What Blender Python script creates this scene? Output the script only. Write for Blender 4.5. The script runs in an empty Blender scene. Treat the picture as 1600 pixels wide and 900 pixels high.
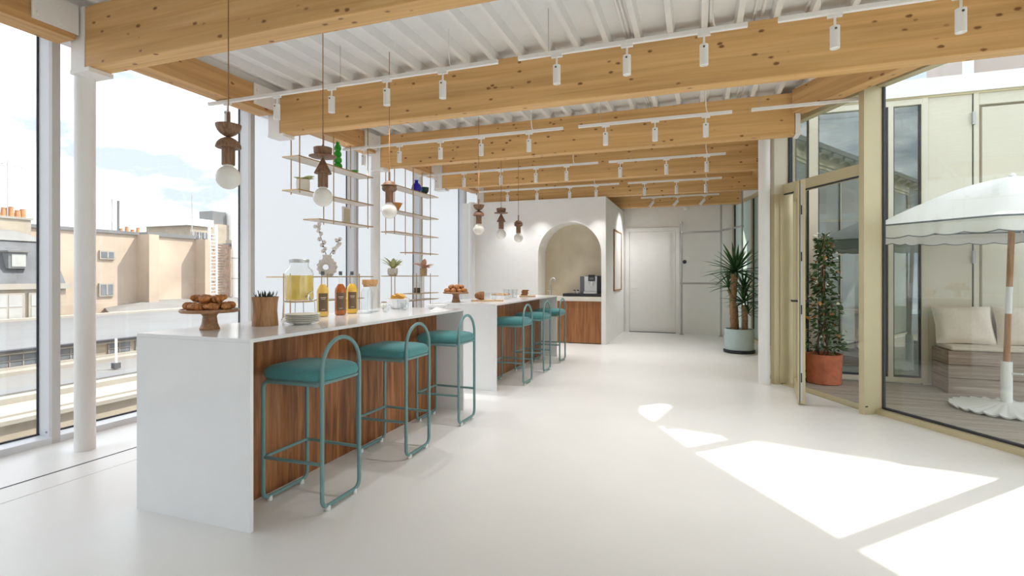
import bpy, math, random
from mathutils import Matrix, Vector
random.seed(7)
S = bpy.context.scene
COL = S.collection
PI = math.pi

# ------------------------------------------------------------------ camera
YAW = math.atan(291 / 814.5)
cam_d = bpy.data.cameras.new('camera')
cam = bpy.data.objects.new('camera', cam_d)
COL.objects.link(cam)
cam.location = (0, 0, 1.40)
cam.rotation_euler = (PI / 2, 0, YAW)
cam_d.sensor_width = 36
cam_d.lens = 814.5 / 1600 * 36
cam_d.shift_y = -20 / 1600
cam_d.clip_start = 0.05
cam_d.clip_end = 500
S.camera = cam

# ------------------------------------------------------------------ world: bright sky with thin cloud
W = bpy.data.worlds.new('sky')
S.world = W
W.use_nodes = True
wt = W.node_tree
wt.nodes.clear()
n_out = wt.nodes.new('ShaderNodeOutputWorld')
n_bg = wt.nodes.new('ShaderNodeBackground')
n_tc = wt.nodes.new('ShaderNodeTexCoord')
n_mp = wt.nodes.new('ShaderNodeMapping')
n_mp.inputs['Scale'].default_value = (1.6, 1.6, 4.0)
n_nz = wt.nodes.new('ShaderNodeTexNoise')
n_nz.inputs['Scale'].default_value = 2.2
n_nz.inputs['Detail'].default_value = 6
n_nz.inputs['Roughness'].default_value = 0.55
n_rp = wt.nodes.new('ShaderNodeValToRGB')
n_rp.color_ramp.elements[0].position = 0.40
n_rp.color_ramp.elements[0].color = (0.31, 0.355, 0.43, 1)
n_rp.color_ramp.elements[1].position = 0.56
n_rp.color_ramp.elements[1].color = (0.945, 0.97, 1.0, 1)
wt.links.new(n_tc.outputs['Generated'], n_mp.inputs['Vector'])
wt.links.new(n_mp.outputs['Vector'], n_nz.inputs['Vector'])
wt.links.new(n_nz.outputs['Fac'], n_rp.inputs['Fac'])
wt.links.new(n_rp.outputs['Color'], n_bg.inputs['Color'])
wt.links.new(n_bg.outputs['Background'], n_out.inputs['Surface'])
n_bg.inputs['Strength'].default_value = 1.1

# ------------------------------------------------------------------ sun
SUN_TAN = 1.27
el = math.atan(SUN_TAN)
sd = Vector((-0.69 * math.cos(el), -0.72 * math.cos(el), -math.sin(el)))
sun_d = bpy.data.lights.new('sun', 'SUN')
sun_d.energy = 2.6
sun_d.angle = math.radians(0.6)
sun_d.color = (1.0, 0.95, 0.87)
sun = bpy.data.objects.new('sun', sun_d)
sun.rotation_euler = sd.to_track_quat('-Z', 'Y').to_euler()
sun.location = (12, 12, 20)
COL.objects.link(sun)

# ------------------------------------------------------------------ exposure
S.view_settings.view_transform = 'Standard'
S.view_settings.look = 'None'
S.view_settings.gamma = 1
S.view_settings.use_curve_mapping = False
S.view_settings.exposure = 1.42
S.cycles.max_bounces = 18
S.cycles.diffuse_bounces = 12
S.cycles.transparent_max_bounces = 24
S.cycles.sample_clamp_indirect = 6
S.cycles.use_denoising = True

# ================================================================== materials
def _mat(name):
    m = bpy.data.materials.new(name)
    m.use_nodes = True
    nt = m.node_tree
    b = nt.nodes['Principled BSDF']
    return m, nt, b

def ramp(nt, stops):
    r = nt.nodes.new('ShaderNodeValToRGB')
    e = r.color_ramp.elements
    e[0].position, e[0].color = stops[0][0], (*stops[0][1], 1)
    e[1].position, e[1].color = stops[-1][0], (*stops[-1][1], 1)
    for p, c in stops[1:-1]:
        k = e.new(p)
        k.color = (*c, 1)
    return r

def coords(nt, scale=(1, 1, 1)):
    tc = nt.nodes.new('ShaderNodeTexCoord')
    mp = nt.nodes.new('ShaderNodeMapping')
    mp.inputs['Scale'].default_value = scale
    nt.links.new(tc.outputs['Object'], mp.inputs['Vector'])
    return mp

def plain(name, col, rough=0.5, metal=0.0, var=0.06, vscale=6.0, bump=0.0, bscale=60.0, spec=0.5, sheen=0.0):
    """painted / solid material with gentle tone variation and optional fine relief"""
    m, nt, b = _mat(name)
    mp = coords(nt)
    nz = nt.nodes.new('ShaderNodeTexNoise')
    nz.inputs['Scale'].default_value = vscale
    nz.inputs['Detail'].default_value = 4
    nt.links.new(mp.outputs['Vector'], nz.inputs['Vector'])
    lo = tuple(max(0, c * (1 - var)) for c in col)
    hi = tuple(min(1, c * (1 + var)) for c in col)
    r = ramp(nt, [(0.3, lo), (0.7, hi)])
    nt.links.new(nz.outputs['Fac'], r.inputs['Fac'])
    nt.links.new(r.outputs['Color'], b.inputs['Base Color'])
    b.inputs['Roughness'].default_value = rough
    b.inputs['Metallic'].default_value = metal
    b.inputs['Specular IOR Level'].default_value = spec
    b.inputs['Sheen Weight'].default_value = sheen
    if bump:
        n2 = nt.nodes.new('ShaderNodeTexNoise')
        n2.inputs['Scale'].default_value = bscale
        n2.inputs['Detail'].default_value = 3
        nt.links.new(mp.outputs['Vector'], n2.inputs['Vector'])
        bp = nt.nodes.new('ShaderNodeBump')
        bp.inputs['Strength'].default_value = bump
        bp.inputs['Distance'].default_value = 0.01
        nt.links.new(n2.outputs['Fac'], bp.inputs['Height'])
        nt.links.new(bp.outputs['Normal'], b.inputs['Normal'])
    return m

def wood(name, dark, mid, light, axis, fine=26.0, along=1.1, rough=0.5, knots=0.0, kcol=(0.16, 0.07, 0.025), contrast=1.0, spec=0.4, kscale=6.5):
    """solid wood: noise stretched along the grain axis, optional knots"""
    m, nt, b = _mat(name)
    sc = [fine, fine, fine]
    sc[axis] = along
    mp = coords(nt, tuple(sc))
    n1 = nt.nodes.new('ShaderNodeTexNoise')
    n1.inputs['Scale'].default_value = 1.0
    n1.inputs['Detail'].default_value = 5
    n1.inputs['Roughness'].default_value = 0.6
    n1.inputs['Distortion'].default_value = 0.6
    nt.links.new(mp.outputs['Vector'], n1.inputs['Vector'])
    r = ramp(nt, [(0.5 - 0.22 / contrast, dark), (0.5, mid), (0.5 + 0.22 / contrast, light)])
    nt.links.new(n1.outputs['Fac'], r.inputs['Fac'])
    out = r.outputs['Color']
    sc2 = [5.0, 5.0, 5.0]
    sc2[axis] = 0.35
    mp2 = coords(nt, tuple(sc2))
    n2 = nt.nodes.new('ShaderNodeTexNoise')
    n2.inputs['Scale'].default_value = 1.6
    n2.inputs['Detail'].default_value = 2
    nt.links.new(mp2.outputs['Vector'], n2.inputs['Vector'])
    r2 = ramp(nt, [(0.35, (0.84, 0.82, 0.80)), (0.65, (1.0, 1.0, 1.0))])
    nt.links.new(n2.outputs['Fac'], r2.inputs['Fac'])
    mx = nt.nodes.new('ShaderNodeMix')
    mx.data_type = 'RGBA'
    mx.blend_type = 'MULTIPLY'
    mx.inputs[0].default_value = 1.0
    nt.links.new(out, mx.inputs[6])
    nt.links.new(r2.outputs['Color'], mx.inputs[7])
    out = mx.outputs[2]
    if knots:
        sk = [12.0, 12.0, 12.0]
        sk[axis] = kscale
        mp3 = coords(nt, tuple(sk))
        nd = nt.nodes.new('ShaderNodeTexNoise')
        nd.inputs['Scale'].default_value = 5.0
        nt.links.new(mp3.outputs['Vector'], nd.inputs['Vector'])
        ad = nt.nodes.new('ShaderNodeMix')
        ad.data_type = 'RGBA'
        ad.inputs[0].default_value = 0.10
        nt.links.new(mp3.outputs['Vector'], ad.inputs[6])
        nt.links.new(nd.outputs['Color'], ad.inputs[7])
        vo = nt.nodes.new('ShaderNodeTexVoronoi')
        vo.inputs['Scale'].default_value = 1.0
        nt.links.new(ad.outputs[2], vo.inputs['Vector'])
        rk = ramp(nt, [(knots * 0.55, (1, 1, 1)), (knots, (0, 0, 0))])
        nt.links.new(vo.outputs['Distance'], rk.inputs['Fac'])
        mk = nt.nodes.new('ShaderNodeMix')
        mk.data_type = 'RGBA'
        nt.links.new(rk.outputs['Color'], mk.inputs[0])
        nt.links.new(out, mk.inputs[6])
        mk.inputs[7].default_value = (*kcol, 1)
        out = mk.outputs[2]
    nt.links.new(out, b.inputs['Base Color'])
    b.inputs['Roughness'].default_value = rough
    b.inputs['Specular IOR Level'].default_value = spec
    bp = nt.nodes.new('ShaderNodeBump')
    bp.inputs['Strength'].default_value = 0.06
    bp.inputs['Distance'].default_value = 0.004
    nt.links.new(n1.outputs['Fac'], bp.inputs['Height'])
    nt.links.new(bp.outputs['Normal'], b.inputs['Normal'])
    return m

def pane_glass(name, tint=(0.985, 0.99, 0.988), boost=1.0):
    """thin architectural glass: clear pane with Fresnel reflection"""
    m, nt, b = _mat(name)
    nt.nodes.remove(b)
    o = nt.nodes['Material Output']
    tr = nt.nodes.new('ShaderNodeBsdfTransparent')
    tr.inputs['Color'].default_value = (*tint, 1)
    gl = nt.nodes.new('ShaderNodeBsdfGlossy')
    gl.inputs['Roughness'].default_value = 0.0
    lw = nt.nodes.new('ShaderNodeLayerWeight')
    lw.inputs['Blend'].default_value = 0.5
    pw = nt.nodes.new('ShaderNodeMath')
    pw.operation = 'POWER'
    pw.inputs[1].default_value = 5.0
    ma = nt.nodes.new('ShaderNodeMath')
    ma.operation = 'MULTIPLY_ADD'
    ma.inputs[1].default_value = 0.96
    ma.inputs[2].default_value = 0.04
    mu = nt.nodes.new('ShaderNodeMath')
    mu.operation = 'MULTIPLY'
    mu.use_clamp = True
    mu.inputs[1].default_value = boost
    nt.links.new(lw.outputs['Facing'], pw.inputs[0])
    nt.links.new(pw.outputs[0], ma.inputs[0])
    mx = nt.nodes.new('ShaderNodeMixShader')
    nt.links.new(ma.outputs[0], mu.inputs[0])
    nt.links.new(mu.outputs[0], mx.inputs['Fac'])
    nt.links.new(tr.outputs[0], mx.inputs[1])
    nt.links.new(gl.outputs[0], mx.inputs[2])
    nt.links.new(mx.outputs[0], o.inputs['Surface'])
    return m

def frosted(name, col, clear=0.0, rough=0.3):
    """satin glass: light passes through diffusely"""
    m, nt, b = _mat(name)
    nt.nodes.remove(b)
    o = nt.nodes['Material Output']
    tl = nt.nodes.new('ShaderNodeBsdfTranslucent')
    tl.inputs['Color'].default_value = (*col, 1)
    df = nt.nodes.new('ShaderNodeBsdfDiffuse')
    df.inputs['Color'].default_value = (*col, 1)
    m1 = nt.nodes.new('ShaderNodeMixShader')
    m1.inputs['Fac'].default_value = 0.10
    nt.links.new(tl.outputs[0], m1.inputs[1])
    nt.links.new(df.outputs[0], m1.inputs[2])
    gl = nt.nodes.new('ShaderNodeBsdfGlossy')
    gl.inputs['Roughness'].default_value = rough
    fr = nt.nodes.new('ShaderNodeFresnel')
    fr.inputs['IOR'].default_value = 1.35
    m2 = nt.nodes.new('ShaderNodeMixShader')
    nt.links.new(fr.outputs[0], m2.inputs['Fac'])
    nt.links.new(m1.outputs[0], m2.inputs[1])
    nt.links.new(gl.outputs[0], m2.inputs[2])
    nt.links.new(m2.outputs[0], o.inputs['Surface'])
    return m

M = {}
M['floor'] = plain('floor_resin', (0.80, 0.797, 0.785), rough=0.34, var=0.025, vscale=1.4, bump=0.03, bscale=14, spec=0.42)
M['white'] = plain('white_paint', (0.89, 0.89, 0.885), rough=0.7, var=0.012, bump=0.04, bscale=120)
M['wall'] = plain('wall_paint', (0.89, 0.89, 0.88), rough=0.8, var=0.015, bump=0.05, bscale=90)
M['niche'] = plain('niche_plaster', (0.62, 0.55, 0.42), rough=0.8, var=0.07, vscale=3, bump=0.06, bscale=40)
M['solid'] = plain('white_solid_surface', (0.82, 0.825, 0.84), rough=0.13, var=0.012, spec=0.5)
M['ceil'] = plain('ceiling_steel', (0.80, 0.82, 0.83), rough=0.38, var=0.02, spec=0.5)
M['wmetal'] = plain('white_metal', (0.86, 0.86, 0.85), rough=0.4, var=0.015)
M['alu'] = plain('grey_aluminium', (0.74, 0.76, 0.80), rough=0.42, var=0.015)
M['alu_shaded'] = plain('grey_aluminium_shaded', (0.58, 0.57, 0.56), rough=0.42, var=0.015)  # same aluminium, with the duller light on room-side faces put into its colour
M['gasket'] = plain('dark_gasket', (0.035, 0.038, 0.05), rough=0.6, var=0.1)
M['gold'] = plain('champagne_metal', (0.60, 0.53, 0.335), rough=0.42, metal=0.25, var=0.035, vscale=2)
M['cream'] = plain('cream_metal', (0.67, 0.63, 0.515), rough=0.5, var=0.02, vscale=1.5)
M['band'] = plain('white_band', (0.85, 0.84, 0.80), rough=0.6, var=0.02)
M['glulam_x'] = wood('glulam_x', (0.63, 0.36, 0.135), (0.73, 0.445, 0.18), (0.81, 0.53, 0.245), 0, fine=22, along=0.7, knots=0.17, kcol=(0.24, 0.105, 0.035))
M['glulam_y'] = wood('glulam_y', (0.55, 0.305, 0.118), (0.645, 0.38, 0.155), (0.725, 0.46, 0.21), 1, fine=22, along=0.7, knots=0.17, kcol=(0.25, 0.11, 0.04))
M['walnut'] = wood('walnut_veneer', (0.135, 0.046, 0.015), (0.30, 0.113, 0.038), (0.46, 0.20, 0.075), 2, fine=20, along=1.6, rough=0.38, contrast=1.25)
M['walnut_dark'] = wood('turned_walnut', (0.13, 0.065, 0.035), (0.23, 0.125, 0.07), (0.34, 0.20, 0.12), 2, fine=60, along=9, rough=0.5)
M['cherry'] = wood('cabinet_veneer', (0.22, 0.085, 0.03), (0.36, 0.15, 0.055), (0.47, 0.22, 0.09), 2, fine=26, along=1.6, rough=0.42)
M['acacia'] = wood('acacia', (0.24, 0.11, 0.045), (0.40, 0.20, 0.085), (0.53, 0.29, 0.14), 2, fine=45, along=4, rough=0.45)
M['acacia_x'] = wood('acacia_stand', (0.23, 0.11, 0.05), (0.38, 0.20, 0.095), (0.50, 0.29, 0.15), 0, fine=50, along=5, rough=0.4)
M['board'] = wood('light_board', (0.50, 0.32, 0.16), (0.62, 0.43, 0.24), (0.72, 0.53, 0.32), 0, fine=50, along=5, rough=0.5)
M['deck'] = wood('weathered_deck', (0.30, 0.25, 0.21), (0.44, 0.385, 0.33), (0.56, 0.50, 0.44), 0, fine=40, along=1.6, rough=0.75)
M['bench'] = wood('weathered_bench', (0.25, 0.18, 0.135), (0.385, 0.30, 0.24), (0.50, 0.42, 0.36), 0, fine=40, along=1.6, rough=0.75)
M['teal'] = plain('teal_powder_coat', (0.155, 0.285, 0.285), rough=0.45, var=0.03)
M['tealfab'] = plain('teal_wool', (0.085, 0.275, 0.285), rough=0.95, var=0.14, vscale=160, bump=0.25, bscale=260, spec=0.15, sheen=0.25)
M['clearplastic'] = plain('foot_cap_plastic', (0.72, 0.72, 0.70), rough=0.2)
M['brass'] = plain('brass', (0.50, 0.33, 0.15), rough=0.36, metal=0.55, var=0.05)
M['shelfwood'] = plain('pale_shelf', (0.74, 0.68, 0.60), rough=0.55, var=0.05)
M['opal'] = plain('opal_bulb', (0.83, 0.81, 0.76), rough=0.22, var=0.01)
M['cord'] = plain('brown_cord', (0.28, 0.14, 0.055), rough=0.7)
M['chrome'] = plain('chrome', (0.70, 0.70, 0.70), rough=0.22, metal=0.95, var=0.03)
M['steel'] = plain('galvanised_steel', (0.46, 0.46, 0.46), rough=0.4, metal=0.6, var=0.08)
M['black'] = plain('black_plastic', (0.02, 0.02, 0.022), rough=0.4, var=0.2)
M['charcoal'] = plain('charcoal_panel', (0.10, 0.11, 0.12), rough=0.4)
M['silver'] = plain('silver_plastic', (0.58, 0.59, 0.60), rough=0.35, metal=0.4, var=0.02)
M['glass'] = pane_glass('window_glass')
M['glass_r'] = pane_glass('terrace_glass', tint=(0.95, 0.975, 0.96), boost=1.3)
M['glass_f'] = pane_glass('facade_glass', tint=(0.88, 0.935, 0.915), boost=4.0)
M['frost'] = frosted('frosted_glass', (0.74, 0.765, 0.79))
M['frostgreen'] = frosted('green_satin_glass', (0.66, 0.76, 0.69))
M['thin'] = pane_glass('drinking_glass', tint=(0.965, 0.975, 0.975), boost=1.7)
M['juice'] = plain('lemon_drink', (0.86, 0.62, 0.13), rough=0.15, var=0.06, vscale=12)
M['juice1'] = plain('ginger_juice', (0.78, 0.50, 0.12), rough=0.12, var=0.05)
M['juice2'] = plain('amber_juice', (0.42, 0.12, 0.022), rough=0.12, var=0.05)
M['juice3'] = plain('golden_juice', (0.80, 0.48, 0.06), rough=0.12, var=0.05)
M['label'] = plain('brown_label', (0.15, 0.095, 0.05), rough=0.6)
M['labeltext'] = plain('label_print', (0.66, 0.58, 0.46), rough=0.6)
M['cork'] = plain('cork', (0.56, 0.31, 0.14), rough=0.85, var=0.18, vscale=120)
M['crust'] = plain('baked_crust', (0.47, 0.19, 0.055), rough=0.5, var=0.45, vscale=38, bump=0.3, bscale=60)
M['bread'] = plain('bread_crust', (0.30, 0.125, 0.045), rough=0.7, var=0.35, vscale=40, bump=0.3, bscale=60)
M['crumb'] = plain('bread_crumb', (0.72, 0.52, 0.32), rough=0.9, var=0.15, vscale=60)
M['chips'] = plain('golden_crisps', (0.75, 0.47, 0.10), rough=0.6, var=0.3, vscale=50)
M['ceramic'] = plain('ivory_ceramic', (0.80, 0.79, 0.73), rough=0.25, var=0.02)
M['stone'] = plain('speckled_stoneware', (0.66, 0.63, 0.57), rough=0.6, var=0.16, vscale=90)
M['porc'] = plain('white_porcelain', (0.84, 0.84, 0.85), rough=0.2, var=0.02)
M['terra'] = plain('terracotta', (0.50, 0.155, 0.075), rough=0.8, var=0.18, vscale=12, bump=0.1)
M['orangepot'] = plain('orange_clay', (0.66, 0.30, 0.10), rough=0.7, var=0.06)
M['bluepot'] = plain('pale_blue_glaze', (0.46, 0.58, 0.60), rough=0.4, var=0.06)
M['cobalt'] = plain('cobalt_glass', (0.02, 0.02, 0.52), rough=0.1, var=0.05)
M['dgreen'] = plain('dark_green_glaze', (0.015, 0.075, 0.06), rough=0.15, var=0.1)
M['green'] = plain('bright_green_glaze', (0.03, 0.36, 0.03), rough=0.3, var=0.1)
M['soil'] = plain('soil', (0.045, 0.03, 0.02), rough=1.0, var=0.3, vscale=60)
M['leaf'] = plain('yucca_leaf', (0.032, 0.095, 0.026), rough=0.45, var=0.35, vscale=12)
M['leaf2'] = plain('jasmine_leaf', (0.06, 0.115, 0.032), rough=0.5, var=0.55, vscale=14)
M['palegreen'] = plain('pale_green_leaf', (0.46, 0.50, 0.20), rough=0.55, var=0.2, vscale=20)
M['copperleaf'] = plain('copper_leaf', (0.68, 0.42, 0.30), rough=0.5, var=0.2, vscale=20)
M['greyleaf'] = plain('succulent_leaf', (0.055, 0.08, 0.06), rough=0.5, var=0.2)
M['trunk'] = plain('yucca_bark', (0.30, 0.18, 0.10), rough=0.9, var=0.35, vscale=30, bump=0.6, bscale=40)
M['twig'] = plain('twig', (0.10, 0.06, 0.035), rough=0.9)
M['cotton'] = plain('cotton', (0.78, 0.75, 0.72), rough=1.0, var=0.12, vscale=60)
M['blossom'] = plain('blossom', (0.86, 0.82, 0.66), rough=0.8, var=0.15, vscale=30)
M['orangeleaf'] = plain('dry_orange_leaf', (0.50, 0.22, 0.06), rough=0.7, var=0.2, vscale=30)
M['canvas'] = plain('umbrella_canvas', (0.86, 0.86, 0.85), rough=0.9, var=0.015)
M['trimgrey'] = plain('umbrella_trim', (0.13, 0.16, 0.18), rough=0.8)
M['polewood'] = wood('umbrella_pole_wood', (0.36, 0.17, 0.06), (0.50, 0.26, 0.11), (0.60, 0.34, 0.16), 2, fine=60, along=4)
M['linen'] = plain('linen', (0.74, 0.66, 0.56), rough=0.95, var=0.04, vscale=40, bump=0.15, bscale=200)
M['tealdark'] = plain('dark_teal_leg', (0.02, 0.08, 0.10), rough=0.5)
M['rug'] = plain('brown_rug', (0.24, 0.165, 0.11), rough=1.0, var=0.1, vscale=60)
M['olive'] = plain('olive_mat', (0.26, 0.215, 0.12), rough=0.8, var=0.1, vscale=40)
M['canvasart'] = plain('art_paper', (0.80, 0.79, 0.76), rough=0.8, var=0.02)
M['render'] = plain('beige_render', (0.50, 0.405, 0.32), rough=0.9, var=0.16, vscale=0.55, bump=0.05, bscale=3)
M['render2'] = plain('cream_stone', (0.40, 0.345, 0.27), rough=0.9, var=0.12, vscale=1.2)
M['pinkwall'] = plain('pink_grey_render', (0.56, 0.48, 0.44), rough=0.9, var=0.08, vscale=1.0)
M['zinc'] = plain('zinc_roof', (0.175, 0.178, 0.18), rough=0.6, var=0.08, vscale=0.8)
M['slate'] = plain('slate', (0.10, 0.105, 0.115), rough=0.6, var=0.3, vscale=1.6)
M['pale_roof'] = plain('pale_roof', (0.205, 0.20, 0.19), rough=0.8, var=0.08, vscale=0.9)
M['whitestone'] = plain('white_stone', (0.36, 0.335, 0.29), rough=0.8, var=0.06, vscale=1.5)
M['cream_stone_top'] = plain('cream_worktop', (0.74, 0.70, 0.62), rough=0.5, var=0.04)
M['brickpot'] = plain('clay_chimney', (0.50, 0.25, 0.12), rough=0.9, var=0.2, vscale=4)
M['brick'] = plain('pale_brick', (0.44, 0.31, 0.24), rough=0.9, var=0.2, vscale=6)
M['farglass'] = plain('dark_window_glass', (0.16, 0.175, 0.19), rough=0.15, var=0.2, vscale=2)
M['paleglass'] = plain('curtained_window_glass', (0.42, 0.42, 0.40), rough=0.2, var=0.1, vscale=2)
M['room'] = plain('pale_room_paint', (0.62, 0.66, 0.62), rough=0.8)

# ================================================================== mesh builder
class MB:
    def __init__(s, T=None):
        s.v, s.f, s.T = [], [], T
    def add(s, vs, fs):
        o = len(s.v)
        s.v += [tuple(s.T @ Vector(v)) if s.T else tuple(v) for v in vs]
        s.f += [tuple(i + o for i in f) for f in fs]
        return s
    def box(s, x0, x1, y0, y1, z0, z1):
        vs = [(x0, y0, z0), (x1, y0, z0), (x1, y1, z0), (x0, y1, z0), (x0, y0, z1), (x1, y0, z1), (x1, y1, z1), (x0, y1, z1)]
        return s.add(vs, [(0, 3, 2, 1), (4, 5, 6, 7), (0, 1, 5, 4), (1, 2, 6, 5), (2, 3, 7, 6), (3, 0, 4, 7)])
    def cbox(s, c, d):
        return s.box(c[0] - d[0] / 2, c[0] + d[0] / 2, c[1] - d[1] / 2, c[1] + d[1] / 2, c[2] - d[2] / 2, c[2] + d[2] / 2)
    def prism(s, pts, z0, z1):
        n = len(pts)
        vs = [(x, y, z0) for x, y in pts] + [(x, y, z1) for x, y in pts]
        fs = [tuple(range(n - 1, -1, -1)), tuple(range(n, 2 * n))]
        fs += [(i, (i + 1) % n, n + (i + 1) % n, n + i) for i in range(n)]
        return s.add(vs, fs)
    def lathe(s, prof, c=(0, 0, 0), n=24, cap=True):
        vs, fs = [], []
        for r, z in prof:
            for k in range(n):
                a = 2 * PI * k / n
                vs.append((c[0] + r * math.cos(a), c[1] + r * math.sin(a), c[2] + z))
        m = len(prof)
        for i in range(m - 1):
            for k in range(n):
                k2 = (k + 1) % n
                fs.append((i * n + k, i * n + k2, (i + 1) * n + k2, (i + 1) * n + k))
        if cap:
            fs.append(tuple(range(n - 1, -1, -1)))
            fs.append(tuple((m - 1) * n + k for k in range(n)))
        return s.add(vs, fs)
    def tube(s, path, r, n=10, closed=False, cap=True):
        P = [Vector(p) for p in path]
        L = len(P)
        rr = r if isinstance(r, (list, tuple)) else [r] * L
        vs, fs = [], []
        up = None
        for i, p in enumerate(P):
            if closed:
                t = (P[(i + 1) % L] - P[i - 1]).normalized()
            else:
                t = (P[min(i + 1, L - 1)] - P[max(i - 1, 0)]).normalized()
            if up is None:
                ref = Vector((0, 0, 1)) if abs(t.z) < 0.9 else Vector((1, 0, 0))
                up = (ref - t * ref.dot(t)).normalized()
            else:
                up = (up - t * up.dot(t))
                up = up.normalized() if up.length > 1e-6 else Vector((1, 0, 0))
            sd_ = t.cross(up)
            for k in range(n):
                a = 2 * PI * k / n
                q = p + (up * math.cos(a) + sd_ * math.sin(a)) * rr[i]
                vs.append(tuple(q))
        for i in range(L if closed else L - 1):
            j = (i + 1) % L
            for k in range(n):
                k2 = (k + 1) % n
                fs.append((i * n + k, i * n + k2, j * n + k2, j * n + k))
        if not closed and cap:
            fs.append(tuple(range(n - 1, -1, -1)))
            fs.append(tuple((L - 1) * n + k for k in range(n)))
        return s.add(vs, fs)
    def ball(s, c, r, n=12, m=8):
        rx, ry, rz = r if isinstance(r, (list, tuple)) else (r, r, r)
        vs, fs = [(c[0], c[1], c[2] - rz)], []
        for i in range(1, m):
            ph = -PI / 2 + PI * i / m
            for k in range(n):
                a = 2 * PI * k / n
                vs.append((c[0] + rx * math.cos(ph) * math.cos(a), c[1] + ry * math.cos(ph) * math.sin(a), c[2] + rz * math.sin(ph)))
        vs.append((c[0], c[1], c[2] + rz))
        for k in range(n):
            fs.append((0, 1 + (k + 1) % n, 1 + k))
        for i in range(m - 2):
            for k in range(n):
                a0 = 1 + i * n + k
                a1 = 1 + i * n + (k + 1) % n
                fs.append((a0, a1, a1 + n, a0 + n))
        top = len(vs) - 1
        b0 = 1 + (m - 2) * n
        for k in range(n):
            fs.append((top, b0 + k, b0 + (k + 1) % n))
        return s.add(vs, fs)
    def mesh(s, name, mat, smooth=35):
        me = bpy.data.meshes.new(name)
        me.from_pydata(s.v, [], s.f)
        me.validate()
        if mat:
            me.materials.append(M[mat] if isinstance(mat, str) else mat)
        if smooth:
            me.polygons.foreach_set('use_smooth', [True] * len(me.polygons))
            me.set_sharp_from_angle(angle=math.radians(smooth))
        me.update()
        return me
    def build(s, name, mat, parent=None, loc=None, bevel=0, smooth=35, kind=None):
        return place(name, s.mesh(name, mat, smooth), parent, loc, bevel, kind)

def place(name, me, parent=None, loc=None, bevel=0, kind=None, mw=None):
    o = bpy.data.objects.new(name, me)
    COL.objects.link(o)
    o.parent = parent
    if mw is not None:
        o.matrix_local = mw
    elif loc is not None:
        o.location = loc
    if bevel:
        b = o.modifiers.new('bevel', 'BEVEL')
        b.width = bevel
        b.segments = 2
        b.limit_method = 'ANGLE'
    if kind:
        o['kind'] = kind
    return o

LABELS = {}
def tag(o, label, cat, group=None):
    assert label not in LABELS or group, label
    LABELS[label] = 1
    o['label'] = label
    o['category'] = cat
    if group:
        o['group'] = group
    return o

def thing(name, label, cat, loc=(0, 0, 0), rz=0, group=None):
    o = bpy.data.objects.new(name, None)
    COL.objects.link(o)
    o.location = loc
    o.rotation_euler = (0, 0, rz)
    o.empty_display_size = 0.1
    return tag(o, label, cat, group)

def struct(name, mb, mat, bevel=0, smooth=35, label=None):
    o = mb.build(name, mat, bevel=bevel, smooth=smooth, kind='structure')
    if label:
        o['label'] = label
    return o

def frame_T(p0, p1):
    """local x along p0->p1, y to the left of it, z up"""
    d = Vector((p1[0] - p0[0], p1[1] - p0[1], 0))
    L = d.length
    d.normalize()
    n = Vector((-d.y, d.x, 0))
    T = Matrix(((d.x, n.x, 0, p0[0]), (d.y, n.y, 0, p0[1]), (0, 0, 1, 0), (0, 0, 0, 1)))
    return T, L

ORD = ['first', 'second', 'third', 'fourth', 'fifth', 'sixth', 'seventh', 'eighth']

# ================================================================== room shell
# right-hand glazing line, from the back wall towards the camera
PA, PB, PC, PD, PE = (0.82, 13.2), (1.13, 12.2), (1.28, 11.0), (1.39, 10.4), (1.22, 8.15)
PF, PG = (1.12, 7.55), (1.76, 6.26)
GD = Vector((0.74, -1.19, 0)).normalized()
def along(k):
    return (PG[0] + GD.x * k, PG[1] + GD.y * k)
PH, PI_, PJ, PK = along(1.49), along(2.98), along(4.47), along(5.60)
PL = (5.15, -1.2)
PM = (5.15, -4.5)

fl = MB().prism([(-5.30, -4.5), PM, PL, PK, PJ, PI_, PH, PG, PF, PE, PD, PC, PB, PA, (-5.30, 13.2)], -0.15, 0.0)
floor = struct('floor', fl, 'floor', smooth=0)
struct('trim_1', MB().box(-4.312, -4.298, -4.4, 10.4, 0.0, 0.002), 'gasket', label='dark slot drain running along the window')
struct('trim_2', MB().box(-4.022, -4.018, -4.4, 10.4, 0.0, 0.0012), 'alu_shaded', label='faint floor joint beside the slot drain')

# ---- corrugated steel ceiling, ribs running away from the camera
def roof_right(x):
    """far end of the deck at a given x (the roof follows the slanted glazing)"""
    if x < 1.30:
        return 13.3
    return 6.26 - (x - 1.936) / 0.622
cb = MB()
RIBP = 0.275
x = -5.40
ZR, ZP = 3.492, 3.574
while x < 6.2:
    y1 = min(13.3, roof_right(x))
    y0 = -4.6
    if y1 > y0 + 0.3:
        xs = [(x, ZP), (x + 0.186, ZP), (x + 0.200, ZR), (x + 0.246, ZR), (x + 0.260, ZP), (x + RIBP, ZP)]
        ys = [min(13.3, roof_right(a)) for a, _ in xs]
        vs = [(a, y0, z) for a, z in xs] + [(a, yy, z) for (a, z), yy in zip(xs, ys)]
        cb.add(vs, [(i, i + 6, i + 7, i + 1) for i in range(5)])
    x += RIBP
ceiling = struct('ceiling', cb, 'ceil', smooth=20, label='white corrugated steel ceiling')
rp = [(-5.42, -4.6), (5.25, -4.6), (5.25, roof_right(5.25)), (1.936, 6.26), (1.20, 7.45), (1.30, 13.35), (-5.42, 13.35)]
struct('wall_roof', MB().prism(rp, 3.595, 3.68), 'zinc', smooth=0)

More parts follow.
